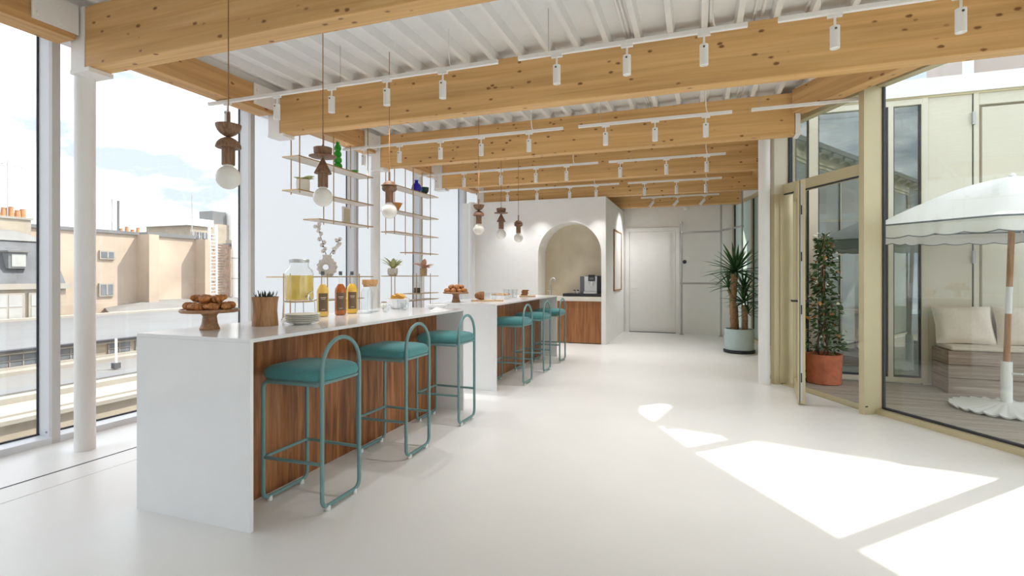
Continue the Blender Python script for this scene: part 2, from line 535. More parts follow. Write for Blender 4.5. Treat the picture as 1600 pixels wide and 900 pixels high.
# ---- left curtain wall: tall glazed bays, deep aluminium mullions
MUL = [2.82 + 2.04 * k for k in range(-4, 6)]     # centre of each mullion
MUL = [-4.5 + 0.03] + [m for m in MUL if m > -4.3]
names = {}
for i, ym in enumerate(MUL):
    yn = MUL[i + 1] if i + 1 < len(MUL) else 13.2
    w = MB()
    w.box(-5.25, -5.09, ym - 0.03, ym + 0.03, 0.0, 3.49)
    w.box(-5.25, -5.05, ym + 0.03, yn - 0.03, 0.0, 0.055)
    w.box(-5.25, -5.10, ym + 0.03, yn - 0.03, 3.42, 3.49)
    o = struct('window_%d' % (i + 1), w, 'alu', smooth=0)
    MB().box(-5.09, -5.05, ym - 0.03, ym + 0.03, 0.0, 3.49).build('mullion_face', 'alu_shaded', o, smooth=0)
    MB().box(-5.245, -5.235, ym + 0.03, yn - 0.03, 0.055, 3.42).build('pane', 'glass', o, smooth=0)
    if yn > 5.2:
        MB().add([(-5.232, ym + 0.03, 0.055), (-5.232, yn - 0.03, 0.055), (-5.232, yn - 0.03, 3.42), (-5.232, ym + 0.03, 3.42)], [(0, 1, 2, 3)]).build('frosted_film', 'frost', o, smooth=0)
    g = MB().box(-5.235, -5.215, ym + 0.03, yn - 0.03, 0.055, 0.068)
    g.box(-5.235, -5.222, ym + 0.03, ym + 0.042, 0.068, 3.42)
    g.box(-5.235, -5.222, yn - 0.042, yn - 0.03, 0.068, 3.42)
    g.build('gasket', 'gasket', o, smooth=0)
    b = MB()
    b.tube([(-5.07 - 0.05, ym - 0.03, 0.09), (-5.07 - 0.05, ym - 0.037, 0.09)], 0.009, 8)
    b.build('screw', 'steel', o)

# ---- rear wall (behind the viewer) and back wall
struct('wall_rear', MB().box(-5.3, 5.2, -4.7, -4.5, 0.0, 3.57), 'wall', smooth=0)
struct('wall_back', MB().box(-5.3, 1.3, 13.2, 13.4, 0.0, 3.57), 'wall', smooth=0)

# ---- glazed right wall
wn = [20]
def bay(p0, p1, head=3.36, sill=0.05, pane='glass_r', post=True, white_top=False):
    """fixed glazed bay on the terrace side; p0 -> p1 runs towards the camera, the room lies on the right"""
    T, L = frame_T(p0, p1)
    w = MB(T)
    if post:
        w.box(-0.03, 0.03, -0.25, 0.0, 0.0, head)
    w.box(0.03, L - 0.03, -0.10, 0.0, 0.0, sill)
    w.box(0.03, L - 0.03, -0.10, 0.0, head - 0.06, head)
    o = struct('window_%d' % wn[0], w, 'gold', smooth=0)
    wn[0] += 1
    MB(T).box(0.03, L - 0.03, -0.022, -0.012, sill, head - 0.06).build('pane', pane, o, smooth=0)
    g = MB(T)
    g.box(0.03, 0.042, -0.030, 0.0, sill, head - 0.06)
    g.box(L - 0.045, L - 0.03, -0.030, 0.0, sill, head - 0.06)
    g.box(0.05, L - 0.05, -0.04, 0.0, sill, sill + 0.018)
    g.build('gasket', 'gasket', o, smooth=0)
    f = MB(T).box(-0.02, L, -0.12, 0.02, head, 3.575)
    f.build('head_band', 'white' if white_top else 'gold', o, smooth=0)
    return o
b0 = bay(PG, PH)
MB(frame_T(PG, PH)[0]).box(0.0305, 0.033, -0.235, -0.205, 0.075, 0.088).build('plate', 'gasket', b0)
bay(PH, PI_)
bay(PI_, PJ)
bay(PJ, PK)
bay(PK, PL)
bay(PL, PM)

# door bay: jamb post, transom, top light and the leaf standing open into the room
T, L = frame_T(PF, PG)
w = MB(T)
w.box(-0.05, 0.03, -0.24, 0.02, 0.0, 2.44)
w.box(0.0, L - 0.03, -0.13, 0.0, 2.44, 2.56)
w.box(0.0, L - 0.03, -0.10, 0.0, 3.30, 3.36)
w.box(0.03, L, -0.14, 0.02, 0.0, 0.012)
d1 = struct('door_1', w, 'gold', smooth=0, label='champagne metal doorway onto the terrace')
MB(T).box(-0.05, 0.03, -0.24, 0.02, 2.44, 3.36).build('upper_panel', 'cream', d1, smooth=0)
MB(T).box(0.05, L - 0.05, -0.022, -0.012, 2.56, 3.30).build('top_light', 'glass_r', d1, smooth=0)
g = MB(T)
g.box(0.03, 0.05, -0.05, 0.0, 2.56, 3.30)
g.box(0.03, L - 0.03, -0.128, -0.10, 2.425, 2.44)
g.build('gasket', 'gasket', d1, smooth=0)
MB(T).box(-0.02, L, -0.12, 0.02, 3.36, 3.575).build('head_band', 'gold', d1, smooth=0)
MB(T).box(0.03, 0.05, -0.17, -0.05, 0.02, 2.44).build('door_stop', 'gold', d1, smooth=0)
def hinges(parent, T_):
    for z in (0.22, 1.55, 2.05):
        MB(T_).box(0.0, 0.035, -0.012, 0.0, z, z + 0.2).build('hinge', 'gasket', parent, smooth=0)
# leaf
h0, h1 = (1.165, 7.42), (1.045, 6.31)
TL, LL = frame_T(h0, h1)
lf = MB(TL)
lf.box(0.0, LL, -0.035, 0.035, 0.02, 0.12)
lf.box(0.0, LL, -0.035, 0.035, 2.33, 2.42)
lf.box(0.0, 0.08, -0.035, 0.035, 0.12, 2.33)
lf.box(LL - 0.09, LL, -0.035, 0.035, 0.12, 2.33)
leaf = lf.build('door_leaf', 'gold', d1, smooth=0, bevel=0.003)
MB(TL).box(0.08, LL - 0.09, -0.008, 0.008, 0.12, 2.33).build('pane', 'glass_r', leaf, smooth=0)
MB(TL).box(LL, LL + 0.002, -0.012, 0.008, 0.05, 2.38).build('lock_strip', 'silver', leaf, smooth=0)
MB(TL).box(LL, LL + 0.004, -0.020, -0.014, 0.02, 2.42).build('edge_gasket', 'gasket', leaf, smooth=0)
k = MB(TL)
for sgn in (-1, 1):
    k.tube([(LL - 0.05, sgn * 0.035, 1.12), (LL - 0.05, sgn * 0.09, 1.12), (LL - 0.18, sgn * 0.09, 1.12)], 0.011, 8)
k.build('handle', 'black', leaf)
for z in (0.25, 0.98, 1.55, 2.05):
    MB(TL).box(LL + 0.002, LL + 0.005, -0.008, 0.004, z, z + 0.10).build('latch', 'black', leaf)
for z in (0.3, 1.1, 1.62, 2.1):
    MB(TL).cbox((0.01, 0.05, z), (0.03, 0.03, 0.17)).build('hinge', 'black', leaf)

# jamb return and the run of satin glass towards the back wall
def back_bay(p0, p1, name, pane, fr=0.05, head=3.10):
    T, L = frame_T(p0, p1)
    w = MB(T)
    w.box(0, fr, -0.07, 0.03, 0.0, head)
    w.box(L - fr, L, -0.07, 0.03, 0.0, head)
    w.box(fr, L - fr, -0.07, 0.03, 0.0, 0.07)
    w.box(fr, L - fr, -0.07, 0.03, head - 0.07, head)
    o = struct(name, w, 'gold', smooth=0)
    MB(T).box(fr, L - fr, -0.012, 0.0, 0.07, head - 0.07).build('pane', 'glass', o, smooth=0)
    MB(T).add([(fr, -0.015, 0.07), (L - fr, -0.015, 0.07), (L - fr, -0.015, head - 0.07), (fr, -0.015, head - 0.07)], [(0, 1, 2, 3)]).build('satin_film', pane, o, smooth=0)
    MB(T).box(0, L, -0.06, 0.06, head, 3.575).build('wall_above', 'wall', o, smooth=0)
    g = MB(T).box(fr, fr + 0.018, -0.04, 0.0, 0.07, head - 0.07)
    g.box(L - fr - 0.018, L - fr, -0.04, 0.0, 0.07, head - 0.07)
    g.build('gasket', 'gasket', o, smooth=0)
    return o
back_bay(PA, PB, 'window_30', 'frostgreen', 0.03)
back_bay(PB, PC, 'window_31', 'frostgreen', 0.03)
d2 = back_bay(PC, PD, 'door_2', 'frostgreen', 0.10)
T, L = frame_T(PD, PE)
struct('wall_right', MB(T).box(0, L, -0.05, 0.05, 0.0, 3.575), 'gold', smooth=0)
T, L = frame_T(PE, PF)
struct('wall_jamb', MB(T).box(0, L, -0.05, 0.05, 0.0, 3.575), 'gold', smooth=0)

# ---- kitchen box with the arched niche
AX0, AX1, ASP, ADEP = -3.17, -1.84, 1.83, 0.55
BX0, BX1, BY0, BH = -4.92, -1.75, 10.50, 2.985
NA = 28
arc = [(AX0, 0.0)] + [((AX0 + AX1) / 2 - (AX1 - AX0) / 2 * math.cos(PI * i / NA), ASP + (AX1 - AX0) / 2 * math.sin(PI * i / NA)) for i in range(NA + 1)] + [(AX1, 0.0)]
w = MB()
n = len(arc)
vs = [(a, BY0, b) for a, b in arc] + [(a, BY0, BH) for a, b in arc]
w.add(vs, [(i, i + 1, n + i + 1, n + i) for i in range(n - 1) if abs(arc[i + 1][0] - arc[i][0]) > 1e-6])
w.add([(BX0, BY0, 0), (AX0, BY0, 0), (AX0, BY0, BH), (BX0, BY0, BH)], [(0, 1, 2, 3)])
w.add([(AX1, BY0, 0), (BX1, BY0, 0), (BX1, BY0, BH), (AX1, BY0, BH)], [(0, 1, 2, 3)])
vs = [(a, BY0, b) for a, b in arc] + [(a, BY0 + ADEP, b) for a, b in arc]
w.add(vs, [(i, n + i, n + i + 1, i + 1) for i in range(n - 1)])
w.add([(BX1, BY0, 0), (BX1, 13.2, 0), (BX1, 13.2, BH), (BX1, BY0, BH)], [(0, 1, 2, 3)])
w.add([(BX0, BY0, 0), (BX0, 13.2, 0), (BX0, 13.2, BH), (BX0, BY0, BH)], [(3, 2, 1, 0)])
w.add([(BX0, BY0, BH), (BX1, BY0, BH), (BX1, 13.2, BH), (BX0, 13.2, BH)], [(0, 1, 2, 3)])
struct('wall_kitchen', w, 'wall', smooth=30, label='white box with an arched niche')
struct('wall_niche', MB().box(AX0 - 0.1, AX1 + 0.06, BY0 + ADEP, BY0 + ADEP + 0.05, 0, 2.6), 'niche', smooth=0, label='beige back of the arched niche')

# ---- back door (flush, white) with its frame
dr = MB()
dr.box(-1.70, -1.61, 13.15, 13.2, 0, 2.56)
dr.box(-0.51, -0.42, 13.15, 13.2, 0, 2.56)
dr.box(-1.61, -0.51, 13.15, 13.2, 2.47, 2.56)
d3 = struct('door_3', dr, 'white', bevel=0.004, smooth=0, label='flush white door in the back wall')
MB().box(-1.60, -0.52, 13.17, 13.2, 0.012, 2.46).build('door_leaf', 'white', d3, smooth=0)
MB().box(-1.61, -0.51, 13.14, 13.2, 0.0, 0.012).build('threshold', 'gasket', d3, smooth=0)
MB().tube([(-1.53, 13.17, 1.08), (-1.53, 13.13, 1.08), (-1.42, 13.13, 1.08)], 0.010, 8).build('door_handle', 'wmetal', d3)

# ================================================================== timber roof structure
BEAM_Y = [0.70, 2.70, 4.70, 6.70, 8.70, 10.70, 12.70]
BX_R = [4.95, 3.72, 2.27, 1.04, 1.16, 1.10, 0.95]
BLAB = ['glulam beam above the viewer, out at the near end of the room',
        'nearest big glulam beam crossing the upper left corner',
        'long glulam beam spanning the whole picture with three track rails before it',
        'glulam beam ending in a pale plate beside the terrace door',
        'glulam beam fourth from the viewer, meeting the slim white column',
        'glulam beam just above the arched kitchen box',
        'last shaded glulam beam against the back wall']
for i, y in enumerate(BEAM_Y):
    xr = BX_R[i]
    o = MB().box(-4.49, xr, y, y + 0.16, 3.015, 3.49).build('roof_beam', 'glulam_x', bevel=0.006, smooth=0)
    tag(o, BLAB[i], 'beam')
    # left end shoe: plate, base flange, wing with bolts
    t = thing('beam_bracket', ['bracket plate on the beam end behind the viewer', 'white bolted bracket on the nearest beam in the upper left corner', 'white bracket at the left end of the longest beam',
              'white bracket on the beam above the column between the shelves', 'white bracket at the left end of the fourth beam',
              'white bracket at the left end of the beam over the kitchen box', 'white bracket at the left end of the last beam'][i], 'bracket', (-4.5, y + 0.08, 2.98))
    p = MB().box(-0.150, 0.009, -0.085, 0.085, 0.033, 0.51)
    p.build('end_plate', 'wmetal', t, smooth=0)
    MB().box(-0.152, 0.07, -0.09, 0.09, 0.0, 0.033).build('base_flange', 'wmetal', t, smooth=0)
    MB().box(-0.045, -0.030, -0.40, -0.10, 0.285, 0.51).build('wing_plate', 'wmetal', t, smooth=0)
    for by in (-0.36, -0.22):
        for bz in (0.33, 0.44):
            q = MB()
            q.tube([(-0.030, by, bz), (-0.020, by, bz)], 0.016, 8)
            q.build('bolt', 'wmetal', t)
# eave beams between the brackets on the left
for i in range(len(BEAM_Y) - 1):
    y0, y1 = BEAM_Y[i] + 0.19, BEAM_Y[i + 1] - 0.03
    o = MB().box(-4.76, -4.55, y0, y1, 3.225, 3.485).build('eave_beam', 'glulam_y', bevel=0.005, smooth=0)
    tag(o, ['timber edge beam in the extreme upper left corner', 'timber edge beam between the nearest beam and the longest beam',
            'timber edge beam carrying the first hanging shelf', 'timber edge beam carrying the second hanging shelf',
            'short timber edge beam left of the kitchen box', 'timber edge beam hidden beyond the kitchen box'][i], 'beam')
# eave beams on the right, following the glazing
def rbeam(p0, p1, label):
    T, L = frame_T(p0, p1)
    # build along local x in world-independent space so that the grain follows the beam
    o = MB().box(-0.08, 0.08, 0, L, 3.225, 3.485).build('eave_beam', 'glulam_y', bevel=0.005, smooth=0)
    a = math.atan2(p1[1] - p0[1], p1[0] - p0[0]) - PI / 2
    o.location = (p0[0], p0[1], 0)
    o.rotation_euler = (0, 0, a)
    tag(o, label, 'beam')
rbeam((1.06, 6.62), (2.10, 4.93), 'slanting timber edge beam above the terrace door post')
rbeam((2.30, 4.63), (3.43, 2.80), 'slanting timber edge beam to the right of the longest beam')
rbeam((0.98, 6.88), (1.02, 8.68), 'timber edge beam behind the slim white column')
rbeam((1.02, 8.88), (1.02, 10.68), 'timber edge beam along the green satin glass')
# right end plate of the beam beside the terrace door
t = thing('beam_bracket', 'pale steel plate joining beam and slanting edge beam by the terrace door', 'bracket', (1.045, 6.70, 3.0))
MB().box(0.0, 0.05, -0.02, 0.18, 0.0, 0.49).build('end_plate', 'wmetal', t, smooth=0)
TT, LL2 = frame_T((1.10, 6.64), (2.06, 4.98))
Tl = Matrix.Translation((-1.045, -6.70, -3.0)) @ TT
MB(Tl).box(0.02, 0.34, -0.105, -0.09, 3.23, 3.50).build('wing_plate', 'wmetal', t, smooth=0)
for bx in (0.10, 0.26):
    for bz in (3.30, 3.42):
        MB(Tl).tube([(bx, -0.105, bz), (bx, -0.115, bz)], 0.014, 8).build('bolt', 'wmetal', t)
# columns
def column(x, y, h, label, r=0.07):
    t = MB().lathe([(r, 0), (r, h)], n=32).build('steel_column', 'wmetal', loc=(x, y, 0))
    tag(t, label, 'column')
column(-4.64, 2.79, 2.98, 'white round steel column standing before the tall clear window')
column(-4.64, 6.79, 2.98, 'white round column between the two brass shelves')
column(-4.64, 10.40, 2.98, 'thin white column in front of the kitchen box wall')
column(0.80, 7.42, 3.485, 'slim white column beside the gold terrace door')

# ================================================================== track lighting
TZ = 3.185
def spot_mesh(tilt=0):
    T = Matrix.Translation((0, 0, -0.085)) @ Matrix.Rotation(tilt, 4, 'Y')
    b = MB(T).lathe([(0.0, 0.0), (0.031, 0.0), (0.031, -0.150), (0.026, -0.152), (0.024, -0.140), (0.0, -0.140)], n=16, cap=False)
    return b.mesh('spot_head', 'wmetal', 40)
SP, SPT = spot_mesh(), spot_mesh(0.7)
st = MB().box(-0.045, 0.045, -0.013, 0.013, -0.020, 0.0)
st.tube([(0, 0, -0.02), (0, 0, -0.09)], 0.008, 8)
STEM = st.mesh('adaptor', 'wmetal')
KN = MB().tube([(0.0, -0.033, -0.108), (0.0, -0.028, -0.108)], 0.008, 8).mesh('swivel_pin', 'charcoal')
FILL = bpy.data.lights.new('track_added_fill', 'SPOT')  # fill added inside the unlit heads to brighten the far end of the room
FILL.energy = 18
FILL.spot_size = math.radians(90)
FILL.spot_blend = 1.0
FILL.shadow_soft_size = 0.03
FILL.color = (1.0, 0.99, 0.975)
def track(x0, x1, y, spots, label, tilt=False, wires=(), z=TZ, feed=None):
    t = thing('track_light', label, 'track light', (x0, y, z))
    MB().box(0, x1 - x0, -0.017, 0.017, 0, 0.034).build('rail', 'wmetal', t, bevel=0.004, smooth=0)
    for s_ in spots:
        a = place('spot_head', SPT if tilt else SP, t, (s_ - x0, 0, 0))
        place('adaptor', STEM, a)
        if not tilt:
            place('swivel_pin', KN, a)
        lo = bpy.data.objects.new('added_fill_light', FILL)
        COL.objects.link(lo)
        lo.parent = a
        lo.location = (0, 0, -0.245) if not tilt else (-0.11, 0, -0.21)
        lo.rotation_euler = (0, 0.7 if tilt else 0, 0)
    for wx in wires:
        MB().tube([(wx - x0, 0, 0.034), (wx - x0, 0, ZP - z)], 0.0025, 6).build('hanging_wire', 'steel', t)
    if feed:
        f = feed - x0
        MB().tube([(f, 0, 0.034), (f - 0.012, 0, 0.06), (f - 0.02, 0, 0.12), (f - 0.02, 0, 0.25), (f - 0.02, 0, 3.55 - z)], 0.006, 6).build('feed_cable', 'wmetal', t)
track(-4.86, -1.59, 4.10, (-4.60, -3.95, -3.29, -2.68, -2.11), 'white track light, the left rail before the longest beam', wires=(-3.19,), feed=-2.03)
track(-1.41, 0.335, 4.10, (-1.08, -0.52, 0.04), 'white track light, the middle rail before the longest beam', wires=(-1.15,), feed=0.12)
track(0.53, 2.15, 4.10, (0.88, 1.58), 'white track light, the right rail before the longest beam', wires=(0.8, 1.9))
track(-4.80, -1.56, 6.23, (-4.45, -3.87, -3.24, -2.65, -2.0), 'white track light, long rail before the beam with the round column', wires=(-3.0,), feed=-1.95)
track(-1.37, 0.352, 6.23, (-1.04, -0.47, 0.08), 'white track light, three-lamp rail before the beam beside the door plate', wires=(-1.1,), feed=0.1)
track(0.545, 1.70, 6.23, (), 'bare white track rail running past the terrace door plate', wires=(0.62,))
track(-4.80, -1.51, 8.33, (-4.4, -3.87, -3.18, -2.55, -2.03), 'white track light, long rail before the fourth beam', wires=(-3.3,), feed=-1.9)
track(-1.34, 0.384, 8.33, (-1.16, -0.46, 0.12), 'white track light, short rail before the fourth beam', wires=(-1.0,), feed=0.13)
track(-4.38, -1.44, 10.16, (-3.73, -3.09, -2.41, -1.88), 'white track light, long rail directly above the kitchen arch', z=3.147, wires=(-3.3,), feed=-1.9)
track(-1.27, 0.402, 10.16, (-0.96, -0.38, 0.132), 'white track light, short rail right of the kitchen arch', z=3.147, wires=(-1.0,), feed=0.15)
track(-1.255, 0.437, 12.45, (-0.97, -0.44, 0.135), 'white track light with tilted lamps against the dark last beam', tilt=True, wires=(-1.0,), feed=0.2)

# surface conduits along the ribs
for i, (x, r, lab) in enumerate([(-0.62, 0.011, 'thin white conduit under the ceiling, leftmost of the middle bundle'), (-0.585, 0.011, 'thin white conduit under the ceiling, second of the middle bundle'),
                    (-0.55, 0.011, 'thin white conduit under the ceiling, rightmost of the middle bundle'), (0.10, 0.016, 'single white ceiling conduit left of the vertical rib pair'),
                    (0.44, 0.013, 'left conduit of the pair near the track gap'), (0.50, 0.013, 'right conduit of the pair near the track gap'),
                    (0.83, 0.013, 'white ceiling conduit nearest the terrace side')]):
    o = MB().tube([(x, -4.4, ZP - r), (x, 6.0 if x > 0.8 else 10.6, ZP - r)], r, 8).build('ceiling_conduit', 'wmetal')
    tag(o, lab, 'conduit')

# ================================================================== pendant lamps
def pendant(kind, y, label):
    x = -2.73
    zb = 1.93                               # bottom of the bulb
    t = thing('pendant_lamp', label, 'pendant lamp', (x, y, zb))
    R = 0.0725
    prof = [(0.0, 0.0)]
    for i in range(1, 15):
        a = -PI / 2 + PI * i / 16
        prof.append((R * math.cos(a), R + R * math.sin(a)))
    prof += [(0.030, 2 * R - 0.003), (0.028, 2 * R + 0.008)]
    MB().lathe(prof, n=28).build('bulb', 'opal', t)
    z = 2 * R + 0.004
    def cyl(r, h):
        nonlocal z
        MB().lathe([(r * 0.98, z), (r, z + 0.004), (r, z + h)], n=28).build('wooden_socket', 'walnut_dark', t)
        z += h
    def part(name, prof, mat='walnut_dark'):
        nonlocal z
        MB().lathe([(r, z + dz) for r, dz in prof], n=28).build(name, mat, t)
        z += prof[-1][1]
    cyl(0.038, 0.105)
    if kind == 0:
        part('dome', [(0.069, 0.0), (0.0735, 0.004), (0.071, 0.018), (0.062, 0.036), (0.046, 0.052), (0.026, 0.063), (0.008, 0.068)])
        part('bowl', [(0.008, 0.0), (0.026, 0.007), (0.046, 0.020), (0.062, 0.038), (0.071, 0.058), (0.0735, 0.076), (0.066, 0.078)])
        part('stem', [(0.010, 0.0), (0.010, 0.074)])
    elif kind == 1:
        part('cone', [(0.064, 0.0), (0.066, 0.003), (0.006, 0.122)])
        part('disc', [(0.03, 0.0), (0.095, 0.003), (0.104, 0.008), (0.104, 0.012), (0.06, 0.014)])
        part('bowl', [(0.045, 0.0), (0.058, 0.006), (0.067, 0.022), (0.070, 0.062), (0.063, 0.065)])
        part('stem', [(0.008, 0.0), (0.008, 0.02)])
    else:
        part('round_bead', [(0.045, 0.0), (0.062, 0.008), (0.070, 0.026), (0.067, 0.044), (0.056, 0.052)])
        part('ring', [(0.068, 0.0), (0.072, 0.006), (0.068, 0.012)])
        part('dome', [(0.058, 0.0), (0.055, 0.012), (0.042, 0.026), (0.022, 0.035)])
        part('stem', [(0.009, 0.0), (0.009, 0.085)])
    MB().tube([(0, 0, z), (0, 0, 3.50 - zb)], 0.0035, 6).build('cord', 'cord', t)
    c = ZP - zb
    MB().lathe([(0.008, c - 0.075), (0.035, c - 0.068), (0.058, c - 0.045), (0.066, c - 0.012), (0.066, c)], n=24).build('ceiling_rose', 'wmetal', t)
pendant(0, 2.44, 'bowl-over-dome wooden pendant with globe bulb before the clear window')
pendant(1, 3.30, 'wooden pendant with cone and wide disc hanging over the near bar')
pendant(2, 4.22, 'wooden pendant with rounded cap nearest the far end of the near bar')
pendant(0, 6.335, 'small bowl-over-dome pendant, leftmost of three over the far bar')
pendant(1, 7.166, 'small cone-and-disc pendant, middle of three over the far bar')
pendant(2, 7.948, 'small round-capped pendant, rightmost of three by the kitchen arch')

# ================================================================== the two bars
def bar(y0, y1, label):
    X0, X1, H = -3.17, -2.29, 1.053
    t = thing('bar_counter', label, 'bar counter', (0, y0, 0))
    L = y1 - y0
    MB().box(X0, X1, 0, L, H - 0.022, H).build('worktop', 'solid', t, bevel=0.002, smooth=0)
    MB().box(X0, X1, 0, 0.022, 0, H - 0.022).build('end_panel', 'solid', t, smooth=0)
    MB().box(X0, X1, L - 0.022, L, 0, H - 0.022).build('end_panel', 'solid', t, smooth=0)
    n = 4
    for k in range(n):
        a = 0.022 + (L - 0.044) * k / n
        b = 0.022 + (L - 0.044) * (k + 1) / n
        MB().box(X0 + 0.03, -2.60, a + 0.001, b - 0.001, 0.0, H - 0.022).build('veneer_panel', 'walnut', t, smooth=0)
bar(2.186, 4.93, 'near white waterfall bar with walnut front and three teal stools')
bar(5.848, 8.72, 'far white waterfall bar with walnut front below three small pendants')

# ================================================================== bar stools
def fillet(pts, r, seg=6, closed=False):
    out = []
    n = len(pts)
    for i, p in enumerate(pts):
        p = Vector(p)
        if not closed and i in (0, n - 1):
            out.append(p)
            continue
        a, b = Vector(pts[i - 1]), Vector(pts[(i + 1) % n])
        u, v = (a - p).normalized(), (b - p).normalized()
        p0, p1 = p + u * r, p + v * r
        for k in range(seg + 1):
            q = k / seg
            out.append(p0 * (1 - q) ** 2 + p * 2 * q * (1 - q) + p1 * q * q)
    return out
def stool_meshes():
    r = 0.0125
    hw = 0.178                    # half width along the bar
    d = 0.430                     # depth, bar side at x = -d
    ms = {}
    # back loop: two legs, floor runner and the arch
    arch = [(0, hw * math.cos(PI * i / 16), 0.84 + hw * math.sin(PI * i / 16)) for i in range(17)]
    path = fillet([arch[-1], (0, -hw, 0.026), (0, hw, 0.026), arch[0]], 0.06)
    loop = arch[:-1] + [tuple(p) for p in path[:-1]]
    ms['back_loop'] = MB().tube(loop, r, 10, closed=True).mesh('back_loop', 'teal')
    fp = fillet([(-0.02, -hw - 0.012, 0.752), (-d, -hw - 0.012, 0.752), (-d, -hw - 0.012, 0.026), (-d, hw + 0.012, 0.026), (-d, hw + 0.012, 0.752), (-0.02, hw + 0.012, 0.752)], 0.05)
    ms['front_loop'] = MB().tube(fp, r, 10).mesh('front_loop', 'teal')
    fr = fillet([(0, -hw, 0.285), (-d, -hw - 0.012, 0.285), (-d, hw + 0.012, 0.285), (0, hw, 0.285)], 0.03)
    ms['footrest'] = MB().tube(fr, 0.0105, 10).mesh('footrest', 'teal')
    sf = fillet([(0.0, -hw, 0.762), (-d, -hw, 0.762), (-d, hw, 0.762), (0.0, hw, 0.762)], 0.05, closed=True)
    ms['seat_frame'] = MB().tube(sf, 0.012, 8, closed=True).mesh('seat_frame', 'teal')
    # cushion: soft superellipse slab
    vs, fs = [], []
    N, rings = 48, []
    cx = -d / 2 - 0.008
    lay = [(0.90, 0.0), (0.975, 0.006), (1.0, 0.024), (0.995, 0.042), (0.955, 0.060), (0.86, 0.074), (0.70, 0.083), (0.45, 0.088), (0.2, 0.090)]
    for f, z in lay:
        for k in range(N):
            a = 2 * PI * k / N
            e = 0.30
            px = math.copysign(abs(math.cos(a)) ** e, math.cos(a))
            py = math.copysign(abs(math.sin(a)) ** e, math.sin(a))
            vs.append((cx + (d / 2 + 0.022) * f * px, (hw + 0.022) * f * py, 0.768 + z))
    for i in range(len(lay) - 1):
        for k in range(N):
            k2 = (k + 1) % N
            fs.append((i * N + k, i * N + k2, (i + 1) * N + k2, (i + 1) * N + k))
    fs.append(tuple(range(N - 1, -1, -1)))
    fs.append(tuple((len(lay) - 1) * N + k for k in range(N)))
    ms['seat_cushion'] = MB().add(vs, fs).mesh('seat_cushion', 'tealfab', 50)
    ms['foot_cap'] = MB().lathe([(0.014, 0.0), (0.018, 0.002), (0.018, 0.022), (0.0135, 0.030)], n=12).mesh('foot_cap', 'clearplastic')
    return ms, hw, d
SM, SHW, SDD = stool_meshes()
def stool(y, label, dx=0.0):
    t = thing('bar_stool', label, 'bar stool', (-2.08 + dx, y + 0.17, 0), group='teal bar stools')
    for nme in ('back_loop', 'front_loop', 'footrest', 'seat_frame', 'seat_cushion'):
        place(nme, SM[nme], t)
    for px, hy in ((0, SHW - 0.05), (-SDD, SHW - 0.04)):
        for sg in (-1, 1):
            place('foot_cap', SM['foot_cap'], t, (px, sg * hy, 0))
stool(2.515, 'teal upholstered bar stool nearest the viewer at the near bar')
stool(3.45, 'teal bar stool in the middle of the near bar')
stool(4.37, 'teal bar stool at the far end of the near bar', -0.0)
stool(6.255, 'teal bar stool at the near end of the far bar')
stool(7.17, 'teal bar stool in the middle of the far bar')
stool(8.09, 'teal bar stool at the far end of the far bar, before the kitchen cabinet')

# ================================================================== hanging and standing brass shelves
def rods(mb_list, t, name='rod'):
    for (x, y, z0, z1) in mb_list:
        MB().tube([(x, y, z0), (x, y, z1)], 0.007, 8).build(name, 'brass', t)
def shelf_plank(t, y0, y1, z, xb=-4.64, xf=-4.40, name='shelf'):
    p = MB().box(xb, xf, y0, y1, z - 0.010, z).build(name, 'shelfwood', t, smooth=0)
    e = MB().box(xf, xf + 0.006, y0, y1, z - 0.012, z + 0.001)
    e.box(xb - 0.006, xb, y0, y1, z - 0.012, z + 0.001)
    e.box(xb, xf, y0 - 0.006, y0, z - 0.012, z + 0.001)
    e.box(xb, xf, y1, y1 + 0.006, z - 0.012, z + 0.001)
    e.build('edge_strip', 'brass', p, smooth=0)
ZT = 3.225
XF, XB = -4.43, -4.62
t = thing('hanging_shelf', 'slim brass hanging shelf with green vase, left of the round column', 'shelf')
shelf_plank(t, 4.90, 6.38, 2.805)
shelf_plank(t, 4.90, 6.38, 2.41)
shelf_plank(t, 5.25, 6.38, 2.10)
rods([(XB, 5.02, 2.37, ZT), (XF, 4.95, 2.37, 3.5), (XB, 5.60, 2.06, ZT), (XF, 5.56, 2.06, 3.49), (XB, 6.16, 2.06, ZT), (XF, 6.30, 2.06, 3.49)], t)
t = thing('hanging_shelf', 'slim brass hanging shelf with cobalt vase, right of the round column', 'shelf')
shelf_plank(t, 6.95, 8.38, 2.80)
shelf_plank(t, 6.95, 8.38, 2.41)
shelf_plank(t, 6.95, 8.38, 2.08)
shelf_plank(t, 7.50, 8.38, 1.78)
rods([(XB, 7.04, 2.04, ZT), (XF, 6.99, 2.04, 3.49), (XB, 7.62, 1.74, ZT), (XF, 7.55, 1.74, 3.49), (XB, 8.18, 1.74, ZT), (XF, 8.14, 1.74, 3.49)], t)
t = thing('floor_shelf', 'low brass floor shelf behind the drink dispenser on the near bar', 'shelf')
shelf_plank(t, 4.66, 6.38, 1.385)
shelf_plank(t, 5.43, 6.16, 1.087)
rods([(XF, 4.80, 0, 1.42), (XB, 4.90, 0, 1.42), (XF, 5.44, 0, 1.42), (XB, 5.56, 0, 1.42), (XF, 6.10, 0, 1.42), (XB, 6.15, 0, 1.42)], t)
t = thing('floor_shelf', 'low brass floor shelf with two small potted plants beyond the column', 'shelf')
shelf_plank(t, 6.95, 8.38, 1.392)
shelf_plank(t, 6.95, 8.38, 0.985)
shelf_plank(t, 7.60, 8.38, 1.095)
